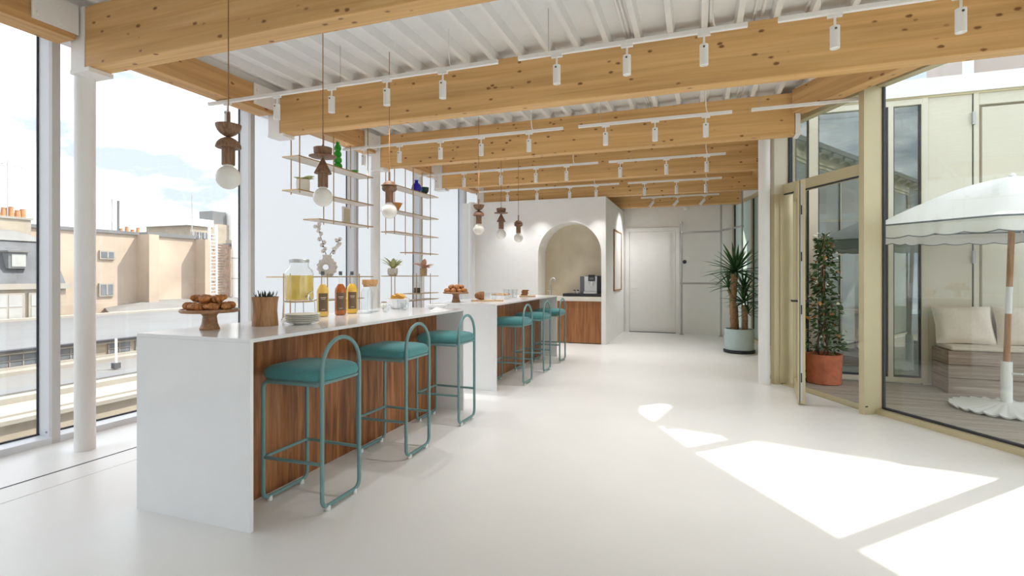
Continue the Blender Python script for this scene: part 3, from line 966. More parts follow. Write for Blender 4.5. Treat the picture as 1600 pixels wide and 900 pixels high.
rods([(XF, 7.00, 0, 1.43), (XB, 7.20, 0, 1.43), (XF, 7.66, 0, 1.43), (XB, 7.86, 0, 1.43), (XF, 8.14, 0, 1.43), (XB, 8.24, 0, 1.43)], t)

def leaf_blade(L, wd, droop=0.3, fold=0.2, n=5):
    """a pointed leaf along +x, curving down"""
    vs, fs = [], []
    for i in range(n + 1):
        u = i / n
        x = L * u
        z = -droop * L * u * u
        wv = wd * math.sin(PI * min(1, 0.12 + 0.88 * u)) ** 0.8 if i < n else 0.001
        vs += [(x, -wv / 2, z + fold * wv), (x, 0, z), (x, wv / 2, z + fold * wv)]
    for i in range(n):
        a = i * 3
        fs += [(a, a + 3, a + 4, a + 1), (a + 1, a + 4, a + 5, a + 2)]
    return MB().add(vs, fs)
def rot(az, elv, loc=(0, 0, 0), roll=0, sc=1.0):
    return Matrix.Translation(loc) @ Matrix.Rotation(az, 4, 'Z') @ Matrix.Rotation(-elv, 4, 'Y') @ Matrix.Rotation(roll, 4, 'X') @ Matrix.Scale(sc, 4)

# things on the hanging shelves
t = thing('vase', 'green vase of stacked bulging rings on the upper left shelf', 'vase', (-4.50, 5.73, 2.806))
t.scale = (1.2, 1.2, 1.25)
for k in range(4):
    MB().lathe([(0.026, 0), (0.046 - 0.003 * k, 0.012), (0.050 - 0.004 * k, 0.034), (0.042 - 0.004 * k, 0.054), (0.024, 0.064)], (0, 0, 0.064 * k), 18).build('bulging_ring', 'green', t)
MB().lathe([(0.020, 0.256), (0.018, 0.285), (0.010, 0.288)], n=14).build('neck', 'green', t)
t = thing('cup', 'small bright green cup at the right of the upper left shelf', 'cup', (-4.53, 6.12, 2.806))
MB().lathe([(0.018, 0), (0.020, 0.012), (0.040, 0.030), (0.042, 0.058), (0.036, 0.056), (0.030, 0.034), (0.0, 0.030)], n=18).build('bowl', 'green', t)
MB().tube([(0.04, 0, 0.05), (0.065, 0, 0.055), (0.062, 0, 0.03), (0.04, 0, 0.028)], 0.005, 6).build('handle', 'green', t)
t = thing('potted_succulent', 'white pot with grey-green drooping leaves on the second shelf', 'plant', (-4.53, 5.12, 2.411))
t.scale = (1.2, 1.2, 1.2)
MB().lathe([(0.050, 0), (0.062, 0.01), (0.066, 0.09), (0.062, 0.125), (0.056, 0.125), (0.054, 0.105), (0.0, 0.105)], n=24).build('pot', 'ceramic', t)
LB = leaf_blade(0.13, 0.055, 0.35, 0.12).mesh('leaf', 'palegreen')
for k in range(9):
    place('leaf', LB, t, mw=rot(k * 2.4 + 0.3, 0.5 + 0.5 * random.random(), (0, 0, 0.11), random.uniform(-0.5, 0.5), random.uniform(0.7, 1.15)))
t = thing('picture_frame', 'small beige framed print on the third hanging shelf', 'picture', (-4.53, 5.95, 2.101))
MB().box(-0.010, 0.010, -0.085, 0.085, 0.0, 0.23).build('frame', 'canvasart', t, bevel=0.003, smooth=0)
MB().box(0.0101, 0.012, -0.065, 0.065, 0.025, 0.205).build('print', 'niche', t, smooth=0)
t = thing('vase', 'cobalt blue bottle vase on the top shelf right of the column', 'vase', (-4.50, 7.78, 2.801))
t.scale = (1.3, 1.3, 1.35)
MB().lathe([(0.030, 0), (0.055, 0.015), (0.066, 0.05), (0.055, 0.095), (0.026, 0.12), (0.020, 0.14), (0.030, 0.155), (0.022, 0.157)], n=24).build('body', 'cobalt', t)
t = thing('vase', 'dark green fluted footed cup on the top shelf right of the column', 'vase', (-4.50, 8.06, 2.801))
t.scale = (1.15, 1.15, 1.0)
MB().lathe([(0.030, 0), (0.022, 0.015), (0.045, 0.03), (0.060, 0.06), (0.064, 0.13), (0.058, 0.13), (0.050, 0.06), (0.0, 0.045)], n=12).build('body', 'dgreen', t, smooth=20)
t = thing('vase', 'orange clay cone vase behind the round-capped pendant bulb', 'vase', (-4.50, 7.16, 2.411))
MB().lathe([(0.022, 0), (0.030, 0.01), (0.095, 0.13), (0.088, 0.13), (0.02, 0.02), (0.0, 0.018)], n=20).build('body', 'orangepot', t)

# things on the low shelves
t = thing('ring_vase', 'pale scalloped ring vase holding dried cotton stems', 'vase', (-4.50, 5.52, 1.386), rz=0.55)
vs, fs = [], []
N, K = 64, 10
RO, RI = 0.118, 0.036
for i in range(N):
    a = 2 * PI * i / N
    ro = RO * (1 + 0.13 * abs(math.cos(6.5 * a)) ** 3)
    for k in range(K):
        b = 2 * PI * k / K
        cr = (ro + RI) / 2 + (ro - RI) / 2 * math.cos(b)
        vs.append((cr * math.cos(a) + (0.018 if cr < 0.08 else 0) * -1, 0.042 * math.sin(b), 0.118 + cr * math.sin(a)))
for i in range(N):
    j = (i + 1) % N
    for k in range(K):
        k2 = (k + 1) % K
        fs.append((i * K + k, i * K + k2, j * K + k2, j * K + k))
MB().add(vs, fs).build('ring_body', 'stone', t, smooth=50)
MB().lathe([(0.055, 0.205), (0.052, 0.25), (0.058, 0.275), (0.050, 0.275), (0.044, 0.24)], n=20).build('neck', 'stone', t)
MB().lathe([(0.062, 0.0), (0.060, 0.012), (0.045, 0.02)], n=20).build('foot', 'stone', t)
for path in ([(0, 0, 0.24), (-0.03, 0, 0.33), (-0.06, 0.0, 0.45), (-0.115, 0.0, 0.62), (-0.13, 0, 0.66)], [(0.01, 0, 0.24), (0.06, 0, 0.32), (0.12, 0, 0.40), (0.16, 0, 0.50)]):
    st_ = MB().tube(path, [0.005, 0.004, 0.004, 0.003, 0.002][:len(path)], 6).build('stem', 'twig', t)
    for i in range(1, len(path)):
        for q in range(3):
            u = (q + 0.5) / 3
            a, b = Vector(path[i - 1]), Vector(path[i])
            p = a.lerp(b, u) + Vector((random.uniform(-.03, .03), random.uniform(-.03, .03), random.uniform(-.01, .02)))
            c = MB()
            for m in range(3):
                c.ball(p + Vector((random.uniform(-.010, .010), random.uniform(-.010, .010), random.uniform(-.008, .01))), 0.021, 8, 6)
            if p.z > 0.29:
                c.build('cotton_boll', 'cotton', st_)
                MB().ball(p - Vector((0, 0, 0.014)), (0.016, 0.016, 0.012), 8, 6).build('calyx', 'twig', st_)
t = thing('potted_plant', 'round speckled pot with pale green leaves on the low shelf', 'plant', (-4.50, 7.05, 1.393))
MB().lathe([(0.050, 0), (0.072, 0.015), (0.082, 0.06), (0.076, 0.115), (0.068, 0.115), (0.066, 0.095), (0, 0.095)], n=24).build('pot', 'stone', t)
LB = leaf_blade(0.23, 0.075, 0.35, 0.15).mesh('leaf', 'palegreen')
for k in range(9):
    place('leaf', LB, t, mw=rot(k * 2.4 + 1.0, 0.75 + 0.55 * random.random(), (0, 0, 0.10), random.uniform(-0.4, 0.4), random.uniform(0.7, 1.2)))
t = thing('potted_plant', 'wooden pot with copper-pink leaves at the end of the low shelf', 'plant', (-4.50, 8.02, 1.393))
MB().lathe([(0.056, 0), (0.060, 0.01), (0.064, 0.13), (0.058, 0.13), (0.056, 0.11), (0, 0.11)], n=24).build('pot', 'board', t)
LB = leaf_blade(0.20, 0.095, 0.4, 0.15).mesh('leaf', 'copperleaf')
for k in range(11):
    place('leaf', LB, t, mw=rot(k * 2.4 + 1.0, 0.35 + 0.8 * random.random(), (0, 0, 0.12), random.uniform(-0.4, 0.4), random.uniform(0.7, 1.15)))
t = thing('storage_jar', 'lidded glass jar of dried leaves on the low shelf', 'jar', (-4.50, 7.80, 1.096))
MB().lathe([(0.058, 0), (0.060, 0.005), (0.060, 0.13), (0.050, 0.145)], n=20, cap=False).build('glass_body', 'thin', t)
MB().lathe([(0.054, 0.004), (0.055, 0.02), (0.054, 0.09)], n=20).build('contents', 'twig', t)
MB().lathe([(0.056, 0.146), (0.060, 0.150), (0.060, 0.165), (0.020, 0.168), (0.014, 0.19), (0.0, 0.192)], n=20).build('lid', 'porc', t)

# ================================================================== food and drink on the near bar
BZ = 1.0535
def croissant(L=0.112, R=0.028, bend=0.75):
    vs, fs = [], []
    n, m = 33, 10
    for i in range(n):
        u = i / (n - 1) * 2 - 1
        rr = R * (max(0.0, 1 - abs(u) ** 1.7)) ** 0.6 * (0.80 + 0.30 * abs(math.cos(u * 8.5))) + 0.0015
        a = u * bend
        cx, cy = L / 2 * math.sin(a) / math.sin(bend), L / 2 * (1 - math.cos(a)) / math.sin(bend) * 1.0
        for k in range(m):
            b = 2 * PI * k / m
            vs.append((cx + rr * math.cos(b) * math.sin(a) * -1, cy + rr * math.cos(b) * math.cos(a), R * 0.86 + rr * 0.86 * math.sin(b)))
    for i in range(n - 1):
        for k in range(m):
            k2 = (k + 1) % m
            fs.append((i * m + k, i * m + k2, (i + 1) * m + k2, (i + 1) * m + k))
    fs.append(tuple(range(m - 1, -1, -1)))
    fs.append(tuple((n - 1) * m + k for k in range(m)))
    return MB().add(vs, fs)
CR = croissant().mesh('croissant', 'crust', 55)
def cake_stand(loc, r, h, label, mat='acacia_x'):
    t = thing('cake_stand', label, 'cake stand', loc)
    MB().lathe([(0.20 * r / 0.19 * 0.32, 0), (0.066 * r / 0.19, 0.006), (0.052 * r / 0.19, h * 0.35), (0.045 * r / 0.19, h * 0.8), (0.060 * r / 0.19, h)], n=32).build('foot', mat, t)
    MB().lathe([(r * 0.5, h), (r * 0.95, h + 0.004), (r, h + 0.012), (r, h + 0.022), (r * 0.97, h + 0.026), (r * 0.95, h + 0.020)], n=40).build('plate', mat, t)
    return h + 0.021
STX, STY = -2.955, 2.50
hz = cake_stand((STX, STY, BZ), 0.170, 0.105, 'wooden cake stand piled with croissants at the near bar corner')
CAMR = Vector((math.cos(YAW), math.sin(YAW)))
CAMF = Vector((-math.sin(YAW), math.cos(YAW)))
pile = []
for k in range(8):
    a = 2 * PI * k / 8 + 0.2
    pile.append((0.115 * math.cos(a), 0.115 * math.sin(a), 0.0, a + PI / 2 + 0.55))
for k in range(3):
    a = 2 * PI * k / 3 + 0.4
    pile.append((0.045 * math.cos(a), 0.045 * math.sin(a), 0.006, a + 0.9))
for k in range(5):
    a = 2 * PI * k / 5 + 0.1
    pile.append((0.068 * math.cos(a), 0.068 * math.sin(a), 0.048, a + 0.6))
CL = 'golden croissant heaped on the wooden cake stand at the near bar corner'
for i, (px, py, pz, ra) in enumerate(pile):
    o = place('croissant', CR)
    o.matrix_local = Matrix.Translation((STX + px, STY + py, BZ + hz + pz)) @ Matrix.Rotation(ra, 4, 'Z') @ Matrix.Rotation(random.uniform(-0.12, 0.12) if pz < .01 else random.uniform(-.3, .3), 4, 'Y') @ Matrix.Scale(random.uniform(0.92, 1.08), 4)
    tag(o, CL, 'croissant', 'croissants on the near cake stand')

t = thing('potted_succulent', 'spiky dark succulents in a waisted log planter on the near bar', 'plant', (-2.81, 2.81, BZ))
MB().lathe([(0.084, 0), (0.083, 0.02), (0.077, 0.10), (0.080, 0.16), (0.087, 0.198), (0.078, 0.198), (0.072, 0.175), (0, 0.175)], n=36).build('log_pot', 'acacia', t)
LB = leaf_blade(0.075, 0.014, -0.1, 0.2, 3).mesh('leaf', 'greyleaf')
for k in range(46):
    a, rr = random.uniform(0, 2 * PI), 0.062 * math.sqrt(random.random())
    place('leaf', LB, t, mw=rot(a, 0.75 + 0.7 * random.random(), (rr * math.cos(a), rr * math.sin(a), 0.176), 0, random.uniform(0.55, 1.0)))

PL = MB().lathe([(0.055, 0), (0.060, 0.003), (0.105, 0.013), (0.120, 0.020), (0.121, 0.0225), (0.118, 0.0225), (0.100, 0.016), (0.055, 0.007), (0, 0.006)], n=40).mesh('plate', 'ceramic')
for k in range(5):
    o = place('dinner_plate', PL, loc=(-2.66, 3.0, BZ + 0.0125 * k))
    tag(o, ['lowest ivory plate of the stack before the drink dispenser', 'second lowest ivory plate of the stack before the dispenser', 'middle ivory plate of the stack before the dispenser',
            'second highest ivory plate of the stack before the dispenser', 'topmost ivory plate of the stack before the drink dispenser'][k], 'plate', 'stacked plates')

# drink dispenser on a wire stand
t = thing('drink_dispenser', 'large glass drink dispenser of yellow lemonade on a wire stand', 'drink dispenser', (-2.93, 3.27, BZ))
t.scale = (0.94, 0.94, 0.96)
H0 = 0.155
MB().lathe([(0.095, H0 + 0.006), (0.104, H0 + 0.012), (0.107, H0 + 0.03), (0.107, H0 + 0.205)], n=36).build('lemonade', 'juice', t)
MB().lathe([(0.098, H0), (0.110, H0 + 0.012), (0.111, H0 + 0.03), (0.111, H0 + 0.215), (0.104, H0 + 0.245), (0.080, H0 + 0.268), (0.074, H0 + 0.28), (0.074, H0 + 0.31)], n=36, cap=False).build('jar', 'thin', t)
MB().lathe([(0.078, H0 + 0.308), (0.079, H0 + 0.33), (0.074, H0 + 0.335)], n=36).build('lid', 'silver', t)
r3 = MB()
r3.tube([(0.108 * math.cos(2 * PI * k / 32), 0.108 * math.sin(2 * PI * k / 32), H0 - 0.008) for k in range(32)], 0.004, 6, closed=True)
ring = r3.build('stand_ring', 'brass', t)
for k in range(4):
    a = PI / 4 + k * PI / 2 + 0.2
    cx, cy = math.cos(a), math.sin(a)
    MB().tube([(0.095 * cx, 0.095 * cy, H0 - 0.004), (0.118 * cx, 0.118 * cy, H0 - 0.002), (0.124 * cx, 0.124 * cy, H0 - 0.02), (0.132 * cx, 0.132 * cy, 0.01), (0.142 * cx, 0.142 * cy, 0.004)], 0.0035, 6).build('stand_leg', 'steel', t)
ta = math.atan2(-CAMF.y * 0.62 + CAMR.y * 0.78, -CAMF.x * 0.62 + CAMR.x * 0.78)
tp = MB(Matrix.Rotation(ta, 4, 'Z'))
tp.tube([(0.105, 0, H0 + 0.035), (0.150, 0, H0 + 0.035)], 0.011, 10)
tp.tube([(0.148, 0, H0 + 0.05), (0.150, 0, H0 + 0.02), (0.158, 0, H0 + 0.005)], 0.008, 8)
tp.tube([(0.146, -0.012, H0 + 0.055), (0.146, 0.03, H0 + 0.078)], 0.006, 8)
tp.build('tap', 'chrome', t)

# three juice bottles with brown labels
BP = [(0.030, 0), (0.037, 0.004), (0.039, 0.012), (0.039, 0.168), (0.036, 0.190), (0.026, 0.208), (0.0155, 0.222), (0.0135, 0.232), (0.0125, 0.275)]
def bottle(x, y, mat, label, sc=1.0):
    t = thing('juice_bottle', label, 'bottle', (x, y, BZ))
    MB().lathe([(r * sc, z * sc) for r, z in BP[:-2]], n=28).build('juice', mat, t)
    MB().lathe([(0.0140 * sc, 0.226 * sc), (0.0120 * sc, 0.289 * sc)], n=16).build('neck', 'thin', t)
    MB().lathe([(0.0105 * sc, 0.284 * sc), (0.0125 * sc, 0.290 * sc), (0.0125 * sc, 0.310 * sc), (0.011 * sc, 0.312 * sc)], n=16).build('cap', 'charcoal', t)
    # wrapped label facing the room
    a0 = math.atan2(-y, -x)
    vs, fs = [], []
    R = 0.0396 * sc
    for i in range(13):
        a = a0 + 0.10 + (i / 12 - 0.5) * 1.7
        vs += [(R * math.cos(a), R * math.sin(a), 0.035 * sc), (R * math.cos(a), R * math.sin(a), 0.160 * sc)]
    fs = [(2 * i, 2 * i + 2, 2 * i + 3, 2 * i + 1) for i in range(12)]
    lb = MB().add(vs, fs).build('paper_label', 'label', t)
    for z0, z1, wd in ((0.128, 0.133, 0.9), (0.118, 0.121, 0.7), (0.048, 0.051, 0.6)):
        vs = []
        R2 = R + 0.0003
        for i in range(9):
            a = a0 + 0.10 + (i / 8 - 0.5) * wd
            vs += [(R2 * math.cos(a), R2 * math.sin(a), z0 * sc), (R2 * math.cos(a), R2 * math.sin(a), z1 * sc)]
        MB().add(vs, [(2 * i, 2 * i + 2, 2 * i + 3, 2 * i + 1) for i in range(8)]).build('label_line', 'labeltext', lb)
bottle(-2.98, 3.60, 'juice1', 'bottle of pale yellow juice, leftmost of three with brown labels', 1.22)
bottle(-2.94, 3.78, 'juice2', 'bottle of reddish amber juice with brown label, middle of three', 1.22)
bottle(-2.97, 3.98, 'juice3', 'bottle of golden orange juice, rightmost of three with brown labels', 1.22)

def carafe(x, y, label):
    t = thing('water_carafe', label, 'carafe', (x, y, BZ))
    MB().lathe([(0.050, 0.0), (0.054, 0.004), (0.054, 0.185), (0.044, 0.212), (0.034, 0.228), (0.034, 0.262)], n=28, cap=False).build('glass_body', 'thin', t)
    MB().lathe([(0.050, 0.001), (0.051, 0.004), (0.051, 0.006)], n=28).build('glass_base', 'thin', t)
    MB().lathe([(0.030, 0.240), (0.032, 0.258), (0.042, 0.262), (0.042, 0.302), (0.040, 0.306)], n=24).build('cork_stopper', 'cork', t)
carafe(-2.86, 4.05, 'clear water carafe with cork stopper right of the juice bottles')
carafe(-2.90, 4.21, 'second cork-stoppered water carafe, the one further back')
def tumbler(x, y, label, r=0.036, h=0.095, cut=False):
    t = MB().lathe([(0.0, 0.004), (r * 0.82, 0.0), (r * 0.86, 0.006), (r, h), (r - 0.003, h), (r * 0.82, 0.010), (0.0, 0.010)], n=10 if cut else 22, cap=False).build('drinking_glass', 'thin', loc=(x, y, BZ), smooth=20 if cut else 35)
    tag(t, label, 'glass')
tumbler(-2.80, 4.27, 'small clear glass just right of the carafes', 0.032, 0.065)
# bowl of crisps
t = thing('serving_bowl', 'faceted white bowl on the near bar', 'bowl', (-2.94, 4.70, BZ))
MB().lathe([(0.05, 0), (0.06, 0.004), (0.105, 0.05), (0.128, 0.105), (0.122, 0.105), (0.098, 0.05), (0.05, 0.012), (0, 0.010)], n=12).build('bowl_body', 'porc', t, smooth=12)
CH = MB()
CH.add([(-0.03, -0.02, 0.006), (0.0, -0.03, 0.0), (0.03, -0.018, 0.007), (0.034, 0.012, 0.004), (0.0, 0.03, -0.002), (-0.03, 0.018, 0.008), (0, 0, -0.004)], [(6, 0, 1), (6, 1, 2), (6, 2, 3), (6, 3, 4), (6, 4, 5), (6, 5, 0)])
CH.add([(v[0], v[1], v[2] - 0.003) for v in CH.v[:7]], [(6, 1, 0), (6, 2, 1), (6, 3, 2), (6, 4, 3), (6, 5, 4), (6, 0, 5)])
CHM = CH.mesh('crisp', 'chips')
for k in range(20):
    a, rr = random.uniform(0, 2 * PI), 0.085 * math.sqrt(random.random())
    o = place('crisp', CHM)
    o.matrix_local = Matrix.Translation((-2.94 + rr * math.cos(a), 4.70 + rr * math.sin(a), BZ + 0.085 + 0.06 * (1 - rr / 0.1) * random.random() + 0.02)) @ Matrix.Rotation(a, 4, 'Z') @ Matrix.Rotation(random.uniform(-1.1, 1.1), 4, 'X') @ Matrix.Rotation(random.uniform(-0.9, 0.9), 4, 'Y')
    tag(o, 'golden crisp heaped in the faceted white bowl', 'crisp', 'crisps in the white bowl')
tumbler(-2.80, 4.55, 'cut glass tumbler before the bowl of crisps, upper of two', 0.046, 0.10, True)
tumbler(-2.72, 4.47, 'cut glass tumbler before the bowl of crisps, nearer the bar edge', 0.042, 0.075, True)
o = MB().ball((0, 0, 0.028), (0.034, 0.03, 0.028), 12, 8).build('salt_pot', 'stone', loc=(-3.06, 4.62, BZ))
tag(o, 'small speckled stone pot left of the bowl of crisps', 'pot')
t = thing('serving_dish', 'shallow white pointed dish at the far end of the near bar', 'dish', (-2.52, 4.76, BZ))
MB().lathe([(0.05, 0), (0.06, 0.004), (0.105, 0.03), (0.120, 0.048), (0.114, 0.048), (0.09, 0.024), (0, 0.014)], n=32).build('dish_body', 'porc', t)
MB().ball((0.0, 0.0, 0.026), (0.045, 0.045, 0.014), 14, 8).build('dip', 'orangepot', t)
o = MB().add([(-0.09, -0.06, 0), (0.09, -0.06, 0), (0.09, 0.06, 0), (-0.09, 0.06, 0), (-0.04, -0.01, 0.035), (0.03, 0.01, 0.02)], [(0, 1, 5, 4), (1, 2, 5), (2, 3, 4, 5), (3, 0, 4), (0, 3, 2, 1)]).build('napkin', 'porc', loc=(-2.39, 4.60, BZ))
tag(o, 'folded white napkin lying at the far corner of the near bar', 'napkin')

# ================================================================== food on the far bar
S2 = (-2.95, 6.10)
hz2 = cake_stand((S2[0], S2[1], BZ), 0.165, 0.105, 'wooden cake stand of round buns on the far bar')
BUN = MB().lathe([(0.02, 0), (0.034, 0.006), (0.040, 0.022), (0.034, 0.042), (0.018, 0.054), (0.004, 0.057)], n=14).mesh('bun', 'crust', 60)
sp = [(0.115 * math.cos(2 * PI * k / 9), 0.115 * math.sin(2 * PI * k / 9), 0.0) for k in range(9)] + [(0.045 * math.cos(2 * PI * k / 3 + .5), 0.045 * math.sin(2 * PI * k / 3 + .5), 0.0) for k in range(3)] + [(0.072 * math.cos(2 * PI * k / 5 + .3), 0.072 * math.sin(2 * PI * k / 5 + .3), 0.046) for k in range(5)]
for px, py, pz in sp:
    o = place('bun', BUN)
    o.matrix_local = Matrix.Translation((S2[0] + px, S2[1] + py, BZ + hz2 + pz)) @ Matrix.Rotation(random.uniform(-.15, .15), 4, 'X') @ Matrix.Scale(random.uniform(0.85, 1.0), 4)
    tag(o, 'shiny brown bun piled on the cake stand of the far bar', 'bun', 'buns on the far cake stand')
t = thing('cutting_board', 'round-handled pale cutting board under the loaf on the far bar', 'cutting board', (-2.70, 6.42, BZ), rz=0.35)
MB().prism([(0.155 * math.cos(a) * 1.05, 0.11 * math.sin(a)) for a in [2 * PI * k / 28 for k in range(28)]], 0, 0.018).build('board', 'board', t, bevel=0.003)
MB().box(0.14, 0.27, -0.022, 0.022, 0, 0.018).build('board_handle', 'board', t, bevel=0.004)
t = thing('bread_loaf', 'dark crusty loaf cut open on the pale board', 'bread', (-2.72, 6.42, BZ + 0.0185), rz=0.35)
vs, fs = [], []
n, m = 12, 14
for i in range(n):
    u = i / (n - 1)
    rr = (1 - (1 - u) ** 2.6) ** 0.5 if u < 0.95 else 0.99
    for k in range(m):
        b = 2 * PI * k / m
        vs.append((-0.10 + 0.13 * u, 0.075 * rr * math.cos(b), 0.056 + 0.056 * rr * math.sin(b) if math.sin(b) > -0.5 else 0.056 - 0.056 * rr * 0.55 - 0.025 * rr))
for i in range(n - 1):
    for k in range(m):
        k2 = (k + 1) % m
        fs.append((i * m + k, i * m + k2, (i + 1) * m + k2, (i + 1) * m + k))
fs.append(tuple(range(m - 1, -1, -1)))
zmin = min(v[2] for v in vs)
vs = [(a, b, c - zmin) for a, b, c in vs]
MB().add(vs, fs).build('crust', 'bread', t, smooth=50)
MB().add([vs[(n - 1) * m + k] for k in range(m)], [tuple(range(m))]).build('cut_face', 'crumb', t)
tumbler(-2.80, 6.80, 'clear tumbler behind the loaf on the far bar', 0.04, 0.10)
tumbler(-2.72, 6.86, 'clear tumbler just before the pastry tray', 0.04, 0.10)
t = thing('pastry_tray', 'white rectangular tray of pale pastries on the far bar', 'tray', (-2.74, 7.18, BZ))
tr = MB().box(-0.12, 0.12, -0.17, 0.17, 0.0, 0.008)
tr.box(-0.12, -0.11, -0.17, 0.17, 0.008, 0.055); tr.box(0.11, 0.12, -0.17, 0.17, 0.008, 0.055)
tr.box(-0.11, 0.11, -0.17, -0.16, 0.008, 0.055); tr.box(-0.11, 0.11, 0.16, 0.17, 0.008, 0.055)
tr.build('tray_body', 'porc', t, smooth=0)
MB().box(-0.105, 0.105, -0.155, 0.155, 0.008, 0.05).build('liner', 'canvasart', t, smooth=0)
CK = MB().lathe([(0.020, 0), (0.028, 0.004), (0.030, 0.014), (0.022, 0.024), (0.004, 0.027)], n=12).mesh('pastry', 'crumb', 60)
CK2 = MB().lathe([(0.020, 0), (0.028, 0.004), (0.030, 0.014), (0.022, 0.024), (0.004, 0.027)], n=12).mesh('pastry', 'crust', 60)
for i in range(3):
    for j in range(5):
        o = place('pastry', CK if (i + j) % 3 else CK2, loc=(-2.74 - 0.068 + 0.068 * i, 7.18 - 0.125 + 0.0625 * j, BZ + 0.051 + 0.012 * random.random() * 0))
        tag(o, 'small round pastry set out on the white tray of the far bar', 'pastry', 'pastries on the white tray')
tumbler(-2.78, 7.52, 'tall clear tumbler right of the pastry tray, left one', 0.045, 0.13)
tumbler(-2.66, 7.56, 'tall clear tumbler right of the pastry tray, right one', 0.045, 0.13)
tumbler(-2.76, 7.68, 'tall clear tumbler right of the pastry tray, rear one', 0.045, 0.12)
t = thing('cutting_board', 'oblong pale board at the far end of the far bar', 'cutting board', (-2.62, 8.02, BZ), rz=0.3)
MB().box(-0.11, 0.15, -0.09, 0.09, 0, 0.02).build('board', 'board', t, bevel=0.006)
SL = MB().prism([(0.055 * math.cos(a), 0.045 * math.sin(a)) for a in [2 * PI * k / 16 for k in range(16)]], 0, 0.022).mesh('slice', 'bread', 40)
for k in range(4):
    o = place('cake_slice', SL, loc=(-2.65 + 0.012 * (k % 2), 8.0 + 0.01 * k, BZ + 0.0205 + 0.0225 * k))
    tag(o, ['lowest brown cake slice on the oblong board', 'second brown cake slice on the oblong board', 'third brown cake slice on the oblong board', 'topmost brown cake slice on the oblong board'][k], 'cake', 'cake slices')

# ================================================================== kitchen niche
t = thing('kitchen_cabinet', 'low cherry wood cabinet filling the arched niche', 'cabinet', ((AX0 + AX1) / 2, BY0 + 0.03, 0))
hw = (AX1 - AX0) / 2 - 0.004
MB().box(-hw, hw, 0.02, 0.50, 0.05, 0.865).build('body', 'cherry', t, smooth=0)
for a, b in ((-hw, -0.035), (-0.031, hw)):
    MB().box(a, b, 0.0, 0.02, 0.015, 0.862).build('door', 'cherry', t, bevel=0.002, smooth=0)
o = MB().box(AX0 + 0.003, AX1 - 0.003, BY0 + 0.005, BY0 + ADEP - 0.004, 0.868, 0.955).build('kitchen_worktop', 'cream_stone_top', bevel=0.004, smooth=0)
tag(o, 'cream stone worktop under the coffee machine', 'worktop')
ZC = 0.9555
o = MB().box(-2.67, -1.86, BY0 + 0.12, BY0 + 0.50, ZC, ZC + 0.062).build('appliance_plinth', 'black', bevel=0.006, smooth=0)
tag(o, 'long flat black drawer base under the coffee machine', 'drawer base')
cz = ZC + 0.0625
t = thing('coffee_machine', 'black and silver coffee machine in the arched niche', 'coffee machine', (-2.10, BY0 + 0.30, cz))
MB().box(-0.22, -0.13, -0.10, 0.18, 0, 0.36).build('water_tank', 'charcoal', t, bevel=0.008, smooth=0)
MB().box(-0.13, 0.20, -0.08, 0.19, 0, 0.37).build('body', 'black', t, bevel=0.008, smooth=0)
MB().box(-0.125, 0.135, -0.115, -0.08, 0.05, 0.36).build('front_panel', 'silver', t, bevel=0.006, smooth=0)
MB().box(-0.04, 0.10, -0.140, -0.115, 0.26, 0.39).build('display', 'black', t, bevel=0.005, smooth=0)
MB().box(-0.012, 0.075, -0.1425, -0.140, 0.29, 0.335).build('screen', 'farglass', t, smooth=0)
sp_ = MB().box(0.005, 0.055, -0.155, -0.115, 0.17, 0.25)
sp_.tube([(0.018, -0.14, 0.17), (0.018, -0.14, 0.14)], 0.009, 8)
sp_.tube([(0.042, -0.14, 0.17), (0.042, -0.14, 0.14)], 0.009, 8)
sp_.build('spout', 'chrome', t)
MB().box(-0.13, 0.14, -0.165, -0.08, 0.0, 0.045).build('drip_tray', 'silver', t, bevel=0.004, smooth=0)
t = thing('tap', 'tall curved brushed steel tap at the left of the niche', 'tap', (-2.98, BY0 + 0.30, ZC))
MB().lathe([(0.028, 0), (0.028, 0.008), (0.020, 0.012), (0.018, 0.20), (0.013, 0.21)], n=16).build('base', 'chrome', t)
MB().tube([(0, 0, 0.2)] + [(0.055 - 0.055 * math.cos(PI * k / 12), 0, 0.33 + 0.055 * math.sin(PI * k / 12)) for k in range(13)] + [(0.112, 0, 0.29)], 0.011, 10).build('spout', 'chrome', t)
MB().tube([(-0.075, 0, 0.115), (0.085, 0, 0.115)], 0.008, 8).build('lever', 'chrome', t)
for k, (x, lab) in enumerate(((-2.45, 'small glass jar left on the black base, left one'), (-2.38, 'small glass jar on the black base beside the coffee machine'))):
    t = thing('spice_jar', lab, 'jar', (x, BY0 + 0.26, cz))
    MB().lathe([(0.022, 0), (0.024, 0.003), (0.024, 0.055)], n=14).build('jar_body', 'porc' if k else 'stone', t)
    MB().lathe([(0.025, 0.055), (0.025, 0.072), (0.02, 0.074)], n=14).build('lid', 'black', t)

